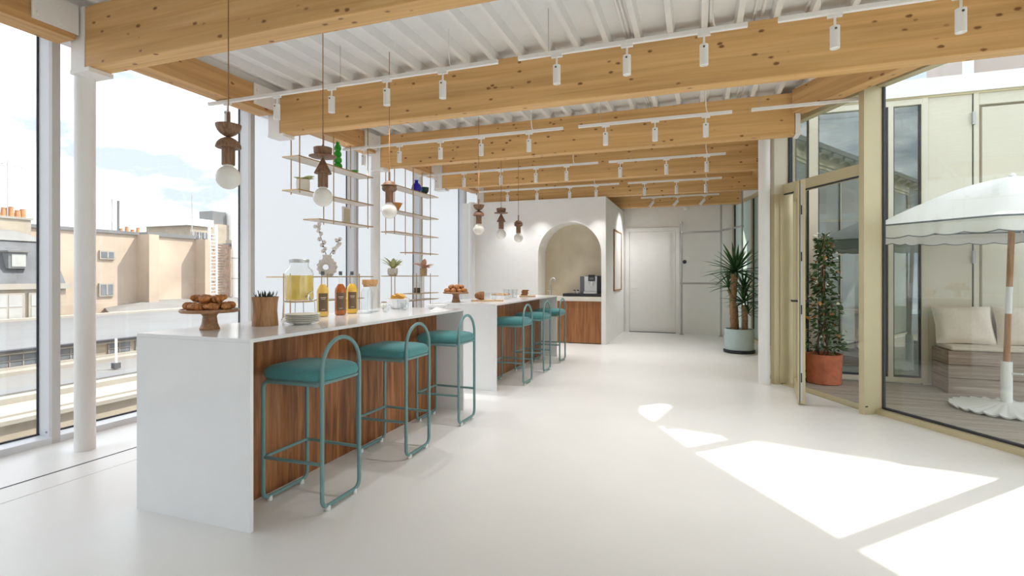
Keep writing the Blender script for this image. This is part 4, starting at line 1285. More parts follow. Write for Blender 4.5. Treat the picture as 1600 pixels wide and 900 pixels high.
# framed art on the side of the kitchen box, smoke detector, pipes
t = thing('framed_art', 'tall framed pale artwork on the side of the kitchen box', 'picture', (BX1 + 0.001, 12.0, 1.05))
y0, y1, z1 = -0.52, 0.62, 1.36
f = MB().box(0, 0.03, y0, y0 + 0.03, 0, z1)
f.box(0, 0.03, y1 - 0.03, y1, 0, z1); f.box(0, 0.03, y0 + 0.03, y1 - 0.03, 0, 0.03); f.box(0, 0.03, y0 + 0.03, y1 - 0.03, z1 - 0.03, z1)
f.build('frame', 'acacia', t, smooth=0)
MB().box(0, 0.012, y0 + 0.03, y1 - 0.03, 0.03, z1 - 0.03).build('print', 'canvasart', t, smooth=0)
t = thing('smoke_detector', 'round white smoke detector high on the back wall', 'detector', (-0.28, 13.19, 3.02))
Ty = Matrix.Rotation(PI / 2, 4, 'X')
MB(Ty).lathe([(0.065, 0.0), (0.065, 0.03), (0.045, 0.045), (0.02, 0.05)], n=20).build('body', 'wmetal', t)
MB(Ty).lathe([(0.014, 0.049), (0.012, 0.056)], n=12).build('sensor', 'alu', t)
t = thing('pipe_rack', 'galvanised pipe clothes rack fixed by the back door', 'rack')
def pv(x, y, z0, z1, nm='upright_pipe'):
    MB().tube([(x, y, z0), (x, y, z1)], 0.021, 12).build(nm, 'steel', t)
def ph(a, b, nm='rail_pipe'):
    MB().tube([a, b], 0.021, 12).build(nm, 'steel', t)
pv(-0.37, 12.90, 0, 2.66)
pv(0.49, 12.80, 0, 3.488)
pv(0.86, 11.85, 0, 3.488)
ph((-0.37, 12.90, 2.40), (0.49, 12.80, 2.40))
ph((-0.37, 12.90, 1.21), (0.49, 12.80, 1.21))
ph((0.49, 12.80, 2.42), (0.86, 11.85, 2.42))
ph((-0.37, 12.90, 2.62), (-0.37, 13.198, 2.62), 'wall_pipe')
for x, y in ((-0.37, 12.90), (0.49, 12.80), (0.86, 11.85)):
    MB().lathe([(0.055, 0), (0.055, 0.008), (0.032, 0.012), (0.030, 0.04)], (x, y, 0), 16).build('floor_flange', 'steel', t)
for p in ((-0.37, 12.90, 2.40), (0.49, 12.80, 2.41), (-0.37, 12.90, 1.21), (0.49, 12.80, 1.21), (0.86, 11.85, 2.42), (-0.37, 12.9, 2.62)):
    MB().ball(p, 0.033, 10, 8).build('pipe_joint', 'steel', t)
o = MB(Ty).lathe([(0.045, 0.0), (0.045, 0.015), (0.020, 0.02), (0.018, 0.05), (0.03, 0.055), (0.03, 0.07)], n=18).build('door_buzzer', 'black', loc=(-0.31, 13.199, 1.72))
tag(o, 'round black knob on the back wall beside the pipe rack', 'knob')

# ================================================================== yucca
YX, YY = 0.70, 10.30
t = thing('potted_yucca', 'tall yucca with two trunks in a pale blue pot', 'plant', (YX, YY, 0))
MB().lathe([(0.20, 0.0), (0.265, 0.006), (0.27, 0.02), (0.27, 0.05), (0.24, 0.055)], n=36).build('saucer', 'black', t)
MB().lathe([(0.225, 0.05), (0.245, 0.06), (0.252, 0.42), (0.246, 0.43), (0.228, 0.43), (0.225, 0.39), (0, 0.39)], n=40).build('pot', 'bluepot', t)
MB().lathe([(0.0, 0.391), (0.224, 0.391), (0.224, 0.394), (0.0, 0.398)], n=24, cap=False).build('soil', 'soil', t)
def trunk(path, r):
    pts, rs = [], []
    for i in range(len(path) - 1):
        a, b = Vector(path[i]), Vector(path[i + 1])
        for k in range(8):
            pts.append(a.lerp(b, k / 8))
            rs.append(r * (1 + 0.10 * (k % 2)))
    pts.append(Vector(path[-1])); rs.append(r)
    return MB().tube(pts, rs, 12)
rx, ry = CAMR.x, CAMR.y
def at(u, z, v=0.0):
    return (u * rx - v * ry, u * ry + v * rx, z)
trunk([at(-0.10, 0.39), at(-0.115, 0.9), at(-0.085, 1.42)], 0.055).build('trunk', 'trunk', t, smooth=60)
trunk([at(0.085, 0.39, -0.04), at(0.09, 0.6, -0.04), at(0.075, 0.86, -0.04)], 0.047).build('trunk', 'trunk', t, smooth=60)
trunk([at(0.0, 0.39, 0.08), at(-0.01, 0.8, 0.1), at(-0.14, 1.14, 0.12)], 0.03).build('trunk', 'trunk', t, smooth=60)
LY = leaf_blade(0.58, 0.050, 0.16, 0.25, 6).mesh('leaf', 'leaf')
def head(c, n, sc, lo=-0.35, hi=1.45):
    for k in range(n):
        u = (k + 0.5) / n
        place('leaf', LY, t, mw=rot(k * 2.39996, lo + (hi - lo) * u + random.uniform(-.12, .12), c, random.uniform(-.3, .3), sc * random.uniform(0.78, 1.1)))
head(at(-0.06, 1.46), 64, 1.0)
head(at(0.075, 0.90, -0.04), 44, 0.74, -0.3)
head(at(-0.16, 1.18, 0.10), 26, 0.72, -0.3)
head(at(0.13, 1.12, 0.10), 26, 0.78, -0.2)
head(at(0.16, 0.70, 0.0), 16, 0.55, -0.3)

# ================================================================== terrace
PLK = MB().box(-2.9, 2.9, -0.066, 0.066, -0.030, 0.0).mesh('plank', 'deck', 0)
tb = MB().box(0.6, 9.5, -1.5, 8.25, -0.30, -0.17)
deck = tb.build('terrace_deck', 'zinc', smooth=0, kind='structure')
y = 1.4
k = 0
while y < 8.12:
    # boards start just outside the glazing line
    if y > 7.55:
        xs = 1.24
    else:
        xs = max(PG[0] + (PG[1] - y) * 0.622 + 0.06, PF[0] + (PF[1] - y) * 0.5 + 0.05) if y > PG[1] else PG[0] + (PG[1] - y) * 0.622 + 0.06
    xe = 8.5
    o = MB().box(xs, xe, y - 0.066, y + 0.066, -0.055, -0.020 + 0.002 * math.sin(k * 2.1)).build('plank', 'deck', deck, smooth=0)
    y += 0.140
    k += 1

# ---- facade across the terrace (parallel to the picture's cross direction)
FY = 8.17
fa = MB()
fa.box(4.62, 9.5, FY + 0.06, FY + 0.25, -0.02, 3.72)
wt_ = struct('wall_terrace', fa, 'cream', smooth=0, label='cream metal facade across the terrace')
def fpanel(x0, x1, z0, z1, name, mat='cream', y0=FY, dep=0.06):
    return MB().box(x0, x1, y0, y0 + dep, z0, z1).build(name, mat, wt_, bevel=0.004, smooth=0)
fpanel(2.735, 2.80, -0.02, 3.70, 'frame_post', 'cream', FY - 0.02, 0.10)
fpanel(2.805, 3.265, 0.0, 3.70, 'panel')
fpanel(3.275, 3.33, 0.0, 3.70, 'frame_post', 'cream', FY - 0.015, 0.09)
fpanel(3.335, 4.60, 3.55, 3.70, 'panel')
dl = fpanel(3.37, 4.55, 0.02, 3.52, 'door_leaf', 'cream', FY + 0.012)
for z in (0.5, 1.55, 2.35, 3.3):
    MB().box(3.255, 3.285, FY - 0.045, FY - 0.012, z, z + 0.16).build('hinge', 'steel', wt_, smooth=0)
MB().box(3.266, 3.274, FY - 0.002, FY + 0.02, 0, 3.7).build('shadow_gap', 'gasket', wt_, smooth=0)
MB().box(2.80, 3.34, FY + 0.06, FY + 0.1, 0, 3.72).build('backing', 'cream', wt_, smooth=0)
MB().box(3.33, 4.62, FY + 0.072, FY + 0.12, 0, 3.72).build('backing', 'cream', wt_, smooth=0)
MB().box(1.20, 9.5, FY - 0.05, FY + 0.30, 3.72, 3.94).build('parapet_band', 'band', wt_, smooth=0)
MB().box(1.20, 9.5, FY - 0.02, FY + 0.2, 3.695, 3.72).build('drip_edge', 'gold', wt_, smooth=0)
# glazed part of the facade, left of the cream doors
def fwin(num, x0, x1, fr=0.05, tz=None):
    w = MB()
    w.box(x0, x0 + fr, FY - 0.02, FY + 0.08, 0, 3.70)
    w.box(x1 - fr * 0.4, x1, FY - 0.02, FY + 0.08, 0, 3.70)
    w.box(x0 + fr, x1 - fr * 0.4, FY - 0.02, FY + 0.08, 0, 0.06)
    w.box(x0 + fr, x1 - fr * 0.4, FY - 0.02, FY + 0.08, 3.62, 3.70)
    o = struct('window_%d' % num, w, 'cream', smooth=0)
    MB().box(x0 + fr, x1 - fr * 0.4, FY + 0.02, FY + 0.03, 0.06, 3.62).build('pane', 'glass_f', o, smooth=0)
    g = MB().box(x0 + fr, x0 + fr + 0.015, FY + 0.0, FY + 0.02, 0.06, 3.62)
    g.box(x1 - fr * 0.4 - 0.02, x1 - fr * 0.4, FY, FY + 0.02, 0.06, 3.62)
    g.box(x0 + fr, x1 - fr * 0.4, FY, FY + 0.02, 0.06, 0.085)
    g.build('gasket', 'gasket', o, smooth=0)
fwin(40, 1.22, 1.46)
fwin(41, 1.46, 2.40, 0.09)
fwin(42, 2.40, 2.735, 0.02)
# room behind the facade glass
rm = MB().box(1.45, 6.2, FY + 0.3, 13.0, -0.15, 0.0)
struct('floor_next_room', rm, 'floor', smooth=0)
struct('wall_next_room', MB().box(1.45, 6.2, 12.9, 13.0, 0, 3.6), 'room', smooth=0)
struct('window_43', MB().add([(6.2, FY + 0.25, 0), (6.2, 13.0, 0), (6.2, 13.0, 3.6), (6.2, FY + 0.25, 3.6)], [(0, 1, 2, 3)]), 'frost', smooth=0)  # unseen frosted side, added to let daylight into the next room
struct('ceiling_next_room', MB().box(1.45, 6.3, FY + 0.30, 13.0, 3.55, 3.7), 'room', smooth=0)
w = MB().box(2.2, 2.26, 12.82, 12.9, 0, 2.6)
w.box(3.3, 3.36, 12.82, 12.9, 0, 2.6); w.box(2.26, 3.3, 12.82, 12.9, 2.54, 2.6)
d4 = struct('door_4', w, 'gold', smooth=0)
MB().box(2.26, 3.3, 12.85, 12.88, 0.01, 2.54).build('door_leaf', 'frostgreen', d4, smooth=0)
MB().tube([(2.4, 12.83, 1.0), (2.4, 12.83, 1.3)], 0.012, 8).build('door_handle', 'black', d4)
o = MB().lathe([(0.0, 0.0), (0.62, 0.0), (0.62, 0.012), (0.0, 0.012)], n=36, cap=False).build('round_rug', 'rug', loc=(2.05, 9.9, 0.0))
tag(o, 'round brown rug seen through the terrace facade glass', 'rug')
t = thing('side_table', 'pale table seen dimly through the facade glass', 'table', (2.75, 11.2, 0))
MB().lathe([(0.40, 0.72), (0.41, 0.735), (0.41, 0.75), (0.40, 0.755)], n=28).build('tabletop', 'board', t)
MB().lathe([(0.035, 0.03), (0.035, 0.72)], n=14).build('pedestal', 'charcoal', t)
MB().lathe([(0.24, 0.0), (0.24, 0.015), (0.03, 0.04)], n=24).build('base', 'charcoal', t)
t = thing('armchair', 'dark chair seen dimly through the facade glass', 'chair', (2.05, 11.3, 0))
MB().box(-0.25, 0.25, -0.25, 0.25, 0.40, 0.47).build('seat', 'charcoal', t, bevel=0.02)
MB().box(-0.25, 0.25, 0.20, 0.26, 0.47, 0.85).build('backrest', 'charcoal', t, bevel=0.02)
for a in (-0.21, 0.21):
    for b in (-0.21, 0.21):
        MB().tube([(a, b, 0), (a, b, 0.40)], 0.014, 8).build('leg', 'charcoal', t)
# upper storey set back on the neighbouring wing
T, L = frame_T((3.60, 9.25), (11.0, 9.30 - 8.0 * 0.216))
up = MB(T).box(0, L, 0.0, 4.0, 3.66, 7.45)
uo = up.build('upper_storey', 'pinkwall', smooth=0)
tag(uo, 'pinkish grey upper storey set back above the terrace facade', 'building')
MB(T).box(-0.02, 0.10, -0.06, -0.001, 3.66, 6.6).build('downpipe', 'band', uo, smooth=0)
MB(T).box(1.25, 1.33, -0.05, -0.001, 3.66, 7.2).build('downpipe', 'band', uo, smooth=0)
struct('wall_roof_next', MB().box(1.3, 9.5, FY + 0.26, 13.4, 3.60, 3.72), 'zinc', smooth=0)

# ---- bench with cushions
t = thing('wooden_bench', 'weathered wooden plank bench against the cream facade', 'bench', (0, 0, 0))
BX, BF, BB = 2.83, 7.66, 8.13
MB().box(BX + 0.03, 6.5, BF + 0.03, BB, 0.0, 0.47).build('core', 'soil', t, smooth=0)
zz = [0.0, 0.165, 0.325, 0.49]
for k in range(3):
    MB().box(BX, 6.5, BF, BF + 0.028, zz[k] + (0.006 if k else -0.02), zz[k + 1] - 0.001).build('plank', 'bench', t, smooth=0)
    o = MB().box(0, BB - BF - 0.03, -0.0, 0.028, zz[k] + (0.006 if k else -0.02), zz[k + 1] - 0.001).build('plank', 'bench', t, smooth=0)
    o.location = (BX + 0.028, BF + 0.029, 0)
    o.rotation_euler = (0, 0, PI / 2)
MB().box(BX + 0.03, 6.5, BF + 0.03, BB, 0.47, 0.489).build('seat_board', 'bench', t, smooth=0)
def pad(x0, x1, y0, y1, z0, z1, r):
    return MB().box(x0, x1, y0, y1, z0, z1)
o = pad(BX + 0.03, 6.45, BF + 0.01, BB - 0.02, 0.4905, 0.55, 0.02).build('seat_pad', 'linen', bevel=0.022, smooth=60)
tag(o, 'long flat linen seat pad on the wooden bench', 'cushion')
def pillow(x, y, z, w, h, th, rz, tilt, label):
    vs, fs = [], []
    N = 14
    for sgn in (1, -1):
        for i in range(N + 1):
            for j in range(N + 1):
                u, v = i / N * 2 - 1, j / N * 2 - 1
                e = (1 - u ** 4) * (1 - v ** 4)
                pinch = 1 - 0.07 * (1 - abs(u) ** 2) * abs(v) ** 6
                pinch2 = 1 - 0.07 * (1 - abs(v) ** 2) * abs(u) ** 6
                vs.append((u * w / 2 * pinch2, sgn * th / 2 * max(0, e) ** 0.55 + 0.006 * math.sin(7 * u + 3 * v) * e, h / 2 + v * h / 2 * pinch))
    n2 = (N + 1) ** 2
    for s_ in (0, 1):
        for i in range(N):
            for j in range(N):
                a = s_ * n2 + i * (N + 1) + j
                q = (a, a + N + 1, a + N + 2, a + 1)
                fs.append(q if s_ else q[::-1])
    t = thing('throw_cushion', label, 'cushion', (x, y, z), rz)
    t.rotation_euler = (tilt, 0, rz)
    MB().add(vs, fs).build('cover', 'linen', t, smooth=80)
    pp = [(w / 2 * 0.995, 0, 0.004), (w / 2 * 0.93, 0, h / 2), (w / 2 * 0.995, 0, h - 0.004), (0, 0, h * 0.965), (-w / 2 * 0.995, 0, h - 0.004), (-w / 2 * 0.93, 0, h / 2), (-w / 2 * 0.995, 0, 0.004), (0, 0, h * 0.035)]
    MB().tube(pp, 0.006, 6, closed=True).build('piping', 'linen', t)
pillow(3.11, 7.93, 0.552, 0.62, 0.48, 0.17, 0.06, -0.30, 'square linen cushion at the left end of the bench')
pillow(3.74, 7.95, 0.552, 0.62, 0.48, 0.17, -0.05, -0.28, 'square linen cushion behind the umbrella pole')
pillow(4.40, 7.95, 0.552, 0.62, 0.48, 0.17, 0.03, -0.28, 'square linen cushion further along the bench')

# ---- umbrella
UX, UY = 3.03, 6.86
t = thing('parasol', 'white scalloped parasol with dark trim on the terrace', 'umbrella', (UX, UY, -0.02))
MB().tube([(0, 0, 0.03), (0, 0, 0.52)], 0.048, 16).build('sleeve', 'wmetal', t)
MB().tube([(0.02, -0.03, 0.40), (0.09, -0.10, 0.41)], 0.010, 8).build('lock_knob', 'wmetal', t)
for z0, z1, m_ in ((0.50, 1.02, 'polewood'), (1.02, 1.30, 'wmetal'), (1.30, 2.30, 'polewood')):
    MB().tube([(0.03 * (z0 - .5), 0, z0), (0.03 * (z1 - .5), 0, z1)], 0.027, 14).build('pole_section', m_, t)
NB = 72
vs, fs = [], []
prof = [(0.05, 0.085, 0.0), (0.17, 0.070, 0.1), (0.30, 0.040, 0.35), (0.42, 0.028, 0.8), (0.46, 0.018, 1.0), (0.45, 0.0, 1.0)]
for r, z, f in prof:
    for k in range(NB):
        a = 2 * PI * k / NB
        wv = math.cos(a * 24)
        vs.append(((r + 0.012 * f * wv) * math.cos(a), (r + 0.012 * f * wv) * math.sin(a), z + 0.016 * f * wv + 0.016))
for i in range(len(prof) - 1):
    for k in range(NB):
        k2 = (k + 1) % NB
        fs.append((i * NB + k, i * NB + k2, (i + 1) * NB + k2, (i + 1) * NB + k))
fs.append(tuple(range(NB)))
MB().add(vs, fs).build('scalloped_base', 'wmetal', t, smooth=60)
# canopy: eight gores sagging between ribs, valance scalloped
NR, SUB = 8, 8
RC, ZC0, ZC1 = 1.32, 2.45, 1.95
cx0 = 0.05
def rim(a, r):
    k = a / (2 * PI / NR)
    fpart = k - math.floor(k)
    chord = math.cos(PI / NR) / math.cos((fpart - 0.5) * 2 * PI / NR)
    return r * chord / 1.0, fpart
rings = [0.02, 0.15, 0.3, 0.45, 0.6, 0.75, 0.9, 1.0]
NT = NR * SUB
off = 0.3
vs, fs = [], []
for u in rings:
    for k in range(NT):
        a = 2 * PI * k / NT
        r, fp = rim(a + 1e-6, RC * u)
        sag = 0.035 * math.sin(PI * fp) * math.sin(PI * u)
        z = ZC0 - (ZC0 - ZC1) * (0.38 * u + 0.62 * u * u) - sag
        vs.append((cx0 + r * math.cos(a + off), r * math.sin(a + off), z))
for i in range(len(rings) - 1):
    for k in range(NT):
        k2 = (k + 1) % NT
        fs.append((i * NT + k, i * NT + k2, (i + 1) * NT + k2, (i + 1) * NT + k))
fs.append(tuple(range(NT)))
cn = MB().add(vs, fs).build('canopy', 'canvas', t, smooth=50)
vs, fs = [], []
NV = NR * 24
trimp, hemp = [], []
for k in range(NV):
    a = 2 * PI * k / NV
    r, fp = rim(a + 1e-6, RC)
    sc_ = 0.020 * abs(math.sin(fp * PI * 4))
    wob = 0.012 * math.sin(fp * 2 * PI * 2)
    x_, y_ = cx0 + (r + wob) * math.cos(a + off), (r + wob) * math.sin(a + off)
    x0_, y0_ = cx0 + r * math.cos(a + off), r * math.sin(a + off)
    vs += [(x0_, y0_, ZC1), (x_, y_, ZC1 - 0.13 - sc_)]
    trimp.append((cx0 + (r + 0.003) * math.cos(a + off), (r + 0.003) * math.sin(a + off), ZC1 - 0.008))
    hemp.append((x_, y_, ZC1 - 0.13 - sc_))
fs = [(2 * k, 2 * ((k + 1) % NV), 2 * ((k + 1) % NV) + 1, 2 * k + 1) for k in range(NV)]
vl = MB().add(vs, fs).build('valance', 'canvas', t, smooth=60)
MB().tube(trimp, 0.008, 6, closed=True).build('trim', 'trimgrey', vl)
MB().tube(hemp, 0.005, 5, closed=True).build('hem_trim', 'trimgrey', vl)
for k in range(NR):
    a = 2 * PI * k / NR + off
    MB().tube([(cx0 + RC * q * 0.99 * math.cos(a), RC * q * 0.99 * math.sin(a), ZC0 - 0.02 - (ZC0 - ZC1) * (0.38 * q + 0.62 * q * q)) for q in (0, 0.25, 0.5, 0.75, 1.0)], 0.009, 6).build('rib', 'wmetal', t)
    MB().tube([(cx0 + 0.02 * math.cos(a), 0.02 * math.sin(a), 1.95), (cx0 + RC * 0.5 * math.cos(a), RC * 0.5 * math.sin(a), ZC0 - (ZC0 - ZC1) * 0.36 - 0.05)], 0.007, 6).build('strut', 'wmetal', t)
MB().lathe([(0.02, ZC0 - 0.02), (0.03, ZC0 + 0.01), (0.012, ZC0 + 0.035)], (cx0, 0, 0), 14).build('finial', 'wmetal', t)
# folding side table legs near the base
t = thing('garden_chair', 'dark teal metal chair legs at the right edge of the terrace', 'chair', (3.58, 6.60, -0.02))
for a, b in (((-0.18, -0.18, 0), (-0.10, -0.16, 0.45)), ((0.18, -0.18, 0), (0.14, -0.16, 0.45)), ((-0.18, 0.18, 0), (-0.10, 0.16, 0.45)), ((0.18, 0.18, 0), (0.14, 0.16, 0.45))):
    MB().tube([a, b], 0.014, 8).build('leg', 'tealdark', t)
MB().box(-0.14, 0.18, -0.18, 0.18, 0.44, 0.46).build('seat', 'tealdark', t, bevel=0.005)
MB().box(0.16, 0.18, -0.18, 0.18, 0.46, 0.80).build('backrest', 'tealdark', t, bevel=0.005)

# ---- climbing jasmine in a terracotta pot
JX, JY = 1.56, 7.86
t = thing('potted_jasmine', 'tall climbing jasmine in a terracotta pot outside the door', 'plant', (JX, JY, -0.019))
MB().lathe([(0.185, 0.0), (0.20, 0.01), (0.212, 0.36), (0.217, 0.385), (0.205, 0.39), (0.195, 0.385), (0.19, 0.34), (0, 0.34)], n=36).build('pot', 'terra', t)
MB().lathe([(0, 0.341), (0.19, 0.341), (0.18, 0.35), (0, 0.352)], n=20, cap=False).build('soil', 'soil', t)
for k in range(3):
    pts = []
    for i in range(24):
        u = i / 23
        a = k * 2.1 + u * 9
        rr = 0.05 + 0.03 * math.sin(u * 7 + k)
        pts.append((rr * math.cos(a) * (1 - 0.5 * u), rr * math.sin(a) * (1 - 0.5 * u), 0.34 + 1.62 * u))
    MB().tube(pts, [0.010 * (1 - 0.7 * i / 23) for i in range(24)], 6).build('stem', 'twig', t)
MB().tube([(0, 0, 0.3), (0, 0, 1.95)], 0.008, 6).build('cane', 'polewood', t)
def foliage(n, wd, L, zr, rad, seed):
    rd = random.Random(seed)
    mb = MB()
    for _ in range(n):
        u = rd.random()
        z = zr[0] + (zr[1] - zr[0]) * u
        a = rd.uniform(0, 2 * PI)
        r = rad(u) * math.sqrt(rd.random())
        T = rot(a + rd.uniform(-.8, .8), rd.uniform(-.7, .8), (r * math.cos(a), r * math.sin(a), z), rd.uniform(-1, 1), rd.uniform(0.6, 1.2))
        l = leaf_blade(L, wd, 0.2, 0.15, 3)
        q = MB(T)
        q.add(l.v, l.f)
        mb.add(q.v, q.f)
    return mb
radf = lambda u: (0.21 * (1 - u) ** 0.5 + 0.04) * (0.8 + 0.25 * math.sin(u * 21))
o = foliage(820, 0.034, 0.075, (0.40, 1.95), radf, 3).build('foliage', 'leaf2', t)
o['kind'] = 'stuff'
o = foliage(70, 0.03, 0.045, (1.0, 2.0), radf, 5).build('blossoms', 'blossom', t)
o['kind'] = 'stuff'
o = foliage(50, 0.04, 0.07, (0.6, 1.9), radf, 9).build('dry_leaves', 'orangeleaf', t)
o['kind'] = 'stuff'
o = MB().lathe([(0.0, 0.0), (0.23, 0.0), (0.23, 0.010), (0.0, 0.010)], n=32, cap=False).build('door_mat', 'olive', loc=(1.13, 7.92, 0.0005))
tag(o, 'round olive mat at the foot of the gold door post', 'mat')

# ================================================================== outside the left window
# low roofs running parallel to the window
pr = [(-5.6, -0.95), (-9.0, -0.95), (-9.0, -0.62), (-8.92, -0.60), (-8.92, -0.56), (-9.65, -0.56), (-9.65, -0.47), (-10.3, -0.44)]
t = thing('parapet', 'pale stepped stone parapet just below the window', 'parapet')
MB().box(-9.12, -9.0, -10, 30, -3.0, -0.66).build('wall', 'render2', t, smooth=0)
MB().box(-9.14, -8.92, -10, 30, -0.66, -0.60).build('ledge', 'whitestone', t, smooth=0)
MB().box(-9.9, -9.14, -10, 30, -0.9, -0.57).build('coping', 'whitestone', t, smooth=0)
MB().box(-9.0, -8.86, -10, 30, -0.93, -0.90).build('string_course', 'whitestone', t, smooth=0)
MB().box(-10.15, -9.9, -10, 30, -0.9, -0.48).build('kerb', 'whitestone', t, smooth=0)
MB().box(-9.0, -5.32, -10, 30, -3.2, -3.0).build('court_floor', 'render2', t, smooth=0)
t = thing('flat_roof', 'grey flat roof with vents beyond the parapet', 'roof')
MB().box(-12.45, -10.15, -10, 30, -1.2, -0.47).build('roof_slab', 'pale_roof', t, smooth=0)
MB().box(-10.6, -10.15, -10, 30, -0.47, -0.45).build('gravel_strip', 'zinc', t, smooth=0)
MB().box(-12.3, -12.0, -10, 30, -0.47, -0.40).build('upstand', 'whitestone', t, smooth=0)
for y0 in (4.6, 7.05, 9.1):
    v = MB().box(-10.95, -10.85, y0, y0 + 0.12, -0.45, -0.34).build('vent_base', 'slate', t, smooth=0)
    MB().tube([(-10.9, y0 + 0.06, -0.34), (-10.9, y0 + 0.06, 0.14)], 0.022, 8).build('vent_pipe', 'band', v)
t = thing('workshop_building', 'long low workshop with barred windows under a zinc roof', 'building')
MB().box(-20.2, -12.45, -10, 34, -1.2, -0.09).build('wall', 'render2', t, smooth=0)
MB().box(-20.2, -12.36, -10, 34, -0.09, -0.05).build('zinc_roof', 'zinc', t, smooth=0)
MB().box(-12.45, -12.37, -10, 34, -0.125, -0.095).build('gutter', 'whitestone', t, smooth=0)
MB().box(-12.40, -12.30, -10, 34, -0.40, -0.36).build('sill_course', 'whitestone', t, smooth=0)
MB().box(-12.5, -12.30, -10, 34, -0.05, -0.035).build('roof_edge', 'gasket', t, smooth=0)
for y0, y1 in ((4.1, 5.55), (5.95, 6.6), (7.0, 7.6), (7.95, 8.42), (8.55, 9.7), (10.3, 11.5)):
    wv = MB().box(-12.448, -12.43, y0, y1, -0.36, -0.14).build('window', 'farglass', t, smooth=0)
    n = max(2, int((y1 - y0) / 0.19))
    b = MB()
    for k in range(n + 1):
        yy = y0 + (y1 - y0) * k / n
        b.box(-12.43, -12.42, yy - 0.008, yy + 0.008, -0.36, -0.14)
    b.box(-12.43, -12.42, y0, y1, -0.26, -0.245)
    b.build('glazing_bars', 'whitestone', wv, smooth=0)
MB().box(-20.6, -20.2, -10, 34, -0.3, 0.02).build('roof_kerb', 'whitestone', t, smooth=0)

# far: beige blind wall, mansard house, roofs
t = thing('beige_building', 'big beige blind-walled building with two small windows', 'building')
MB().box(-34, -24, 12.2, 16.55, -4, 3.22).build('wall', 'render', t, smooth=0)
MB().box(-34, -23.92, 12.2, 16.6, 3.22, 3.36).build('parapet_cap', 'zinc', t, smooth=0)
MB().box(-34, -23.2, 16.55, 17.0, -4, 3.24).build('pier', 'render', t, smooth=0)
MB().box(-34, -24.0, 17.0, 20.0, -4, 3.22).build('wall', 'render', t, smooth=0)
MB().box(-34, -23.92, 17.0, 19.6, 3.22, 3.40).build('parapet_cap', 'zinc', t, smooth=0)
MB().box(-34, -23.3, 19.45, 19.75, -4, 3.2).build('pier', 'render', t, smooth=0)
MB().box(-34, -23.9, 20.0, 21.4, -4, 3.05).build('brick_wall', 'brick', t, smooth=0)
MB().box(-34, -23.9, 21.4, 34.0, -4, 3.0).build('wall', 'render', t, smooth=0)
MB().box(-34, -23.8, 21.4, 34.0, 3.0, 3.12).build('parapet_cap', 'zinc', t, smooth=0)
for (y0, y1, z0, z1) in ((15.02, 15.52, 2.14, 2.40), (15.0, 15.48, 0.55, 1.0)):
    f = MB().box(-24.0, -23.93, y0 - 0.06, y1 + 0.06, z0 - 0.06, z1 + 0.06).build('window', 'whitestone', t, smooth=0)
    MB().box(-23.93, -23.92, y0, y1, z0, z1).build('pane', 'farglass', f, smooth=0)
    MB().box(-23.92, -23.91, (y0 + y1) / 2 - 0.03, (y0 + y1) / 2 + 0.03, z0, z1).build('glazing_bar', 'whitestone', f, smooth=0)
b = MB()
b.box(-23.6, -23.5, 19.85, 19.95, -1, 4.0)
b.box(-23.6, -23.5, 20.25, 20.35, -1, 4.0)
ld = b.build('ladder_rail', 'alu', t, smooth=0)
for k in range(22):
    z = -0.3 + k * 0.18
    MB().box(-23.58, -23.52, 19.95, 20.25, z, z + 0.04).build('rung', 'alu', ld, smooth=0)
for k in range(24):
    z = -0.2 + k * 0.14
    MB().box(-23.90, -23.86, 20.42 + (0.2 if k % 3 else 0), 21.0 + (0.15 if k % 2 else 0), z, z + 0.035).build('brick_course', 'whitestone', t, smooth=0)
MB().tube([(-23.5, 21.55, 0.2), (-23.5, 21.55, 3.6)], 0.26, 14).build('flue_pipe', 'band', t)
for z in (1.2, 2.3):
    MB().lathe([(0.275, z), (0.275, z + 0.04)], (-23.5, 21.55, 0), 14).build('pipe_collar', 'steel', t)
MB().tube([(-23.5, 21.55, 0.2), (-23.4, 21.75, -0.1)], 0.24, 12).build('pipe_elbow', 'band', t)
MB().tube([(-24.5, 19.7, 3.2), (-24.5, 19.7, 5.6)], 0.025, 6).build('mast', 'steel', t)
t = thing('low_roof', 'pale sloping roof in front of the beige building', 'roof')
MB().add([(-20.6, 13.2, 0.0), (-24.0, 15.2, 0.0), (-24.0, 34, 0.22), (-20.6, 34, 0.0), (-24.0, 17.0, 0.24), (-20.6, 13.2, -2), (-24, 15.2, -2), (-24, 34, -2), (-20.6, 34, -2)],
         [(0, 3, 2, 4), (0, 4, 1), (0, 5, 8, 3), (0, 1, 6, 5), (3, 8, 7, 2), (1, 4, 2, 7, 6)]).build('roof_sheet', 'pale_roof', t, smooth=0)
MB().box(-20.66, -20.58, 13.2, 34, -0.05, 0.03).build('edge_flashing', 'whitestone', t, smooth=0)

t = thing('mansard_house', 'house with slate mansard roof and tall white windows', 'building')
hx = -20.8
MB().box(-30, hx, 4.0, 11.9, -4, 0.94).build('wall', 'render2', t, smooth=0)
MB().box(-30, hx + 0.12, 4.0, 12.0, 0.94, 1.12).build('cornice', 'whitestone', t, smooth=0)
MB().add([(hx, 4.0, 1.12), (hx, 11.9, 1.12), (hx - 0.55, 11.7, 2.55), (hx - 0.55, 4.0, 2.55), (-30, 11.9, 1.12), (-30, 11.7, 2.55), (-30, 4, 1.12), (-30, 4, 2.55)],
         [(0, 1, 2, 3), (1, 4, 5, 2), (3, 2, 5, 7)]).build('slate_roof', 'slate', t, smooth=0)
MB().add([(hx - 0.5, 4.0, 2.55), (hx - 0.5, 11.8, 2.55), (hx - 2.2, 11.6, 3.0), (hx - 2.2, 4.0, 3.1)], [(0, 1, 2, 3)]).build('zinc_top', 'pale_roof', t, smooth=0)
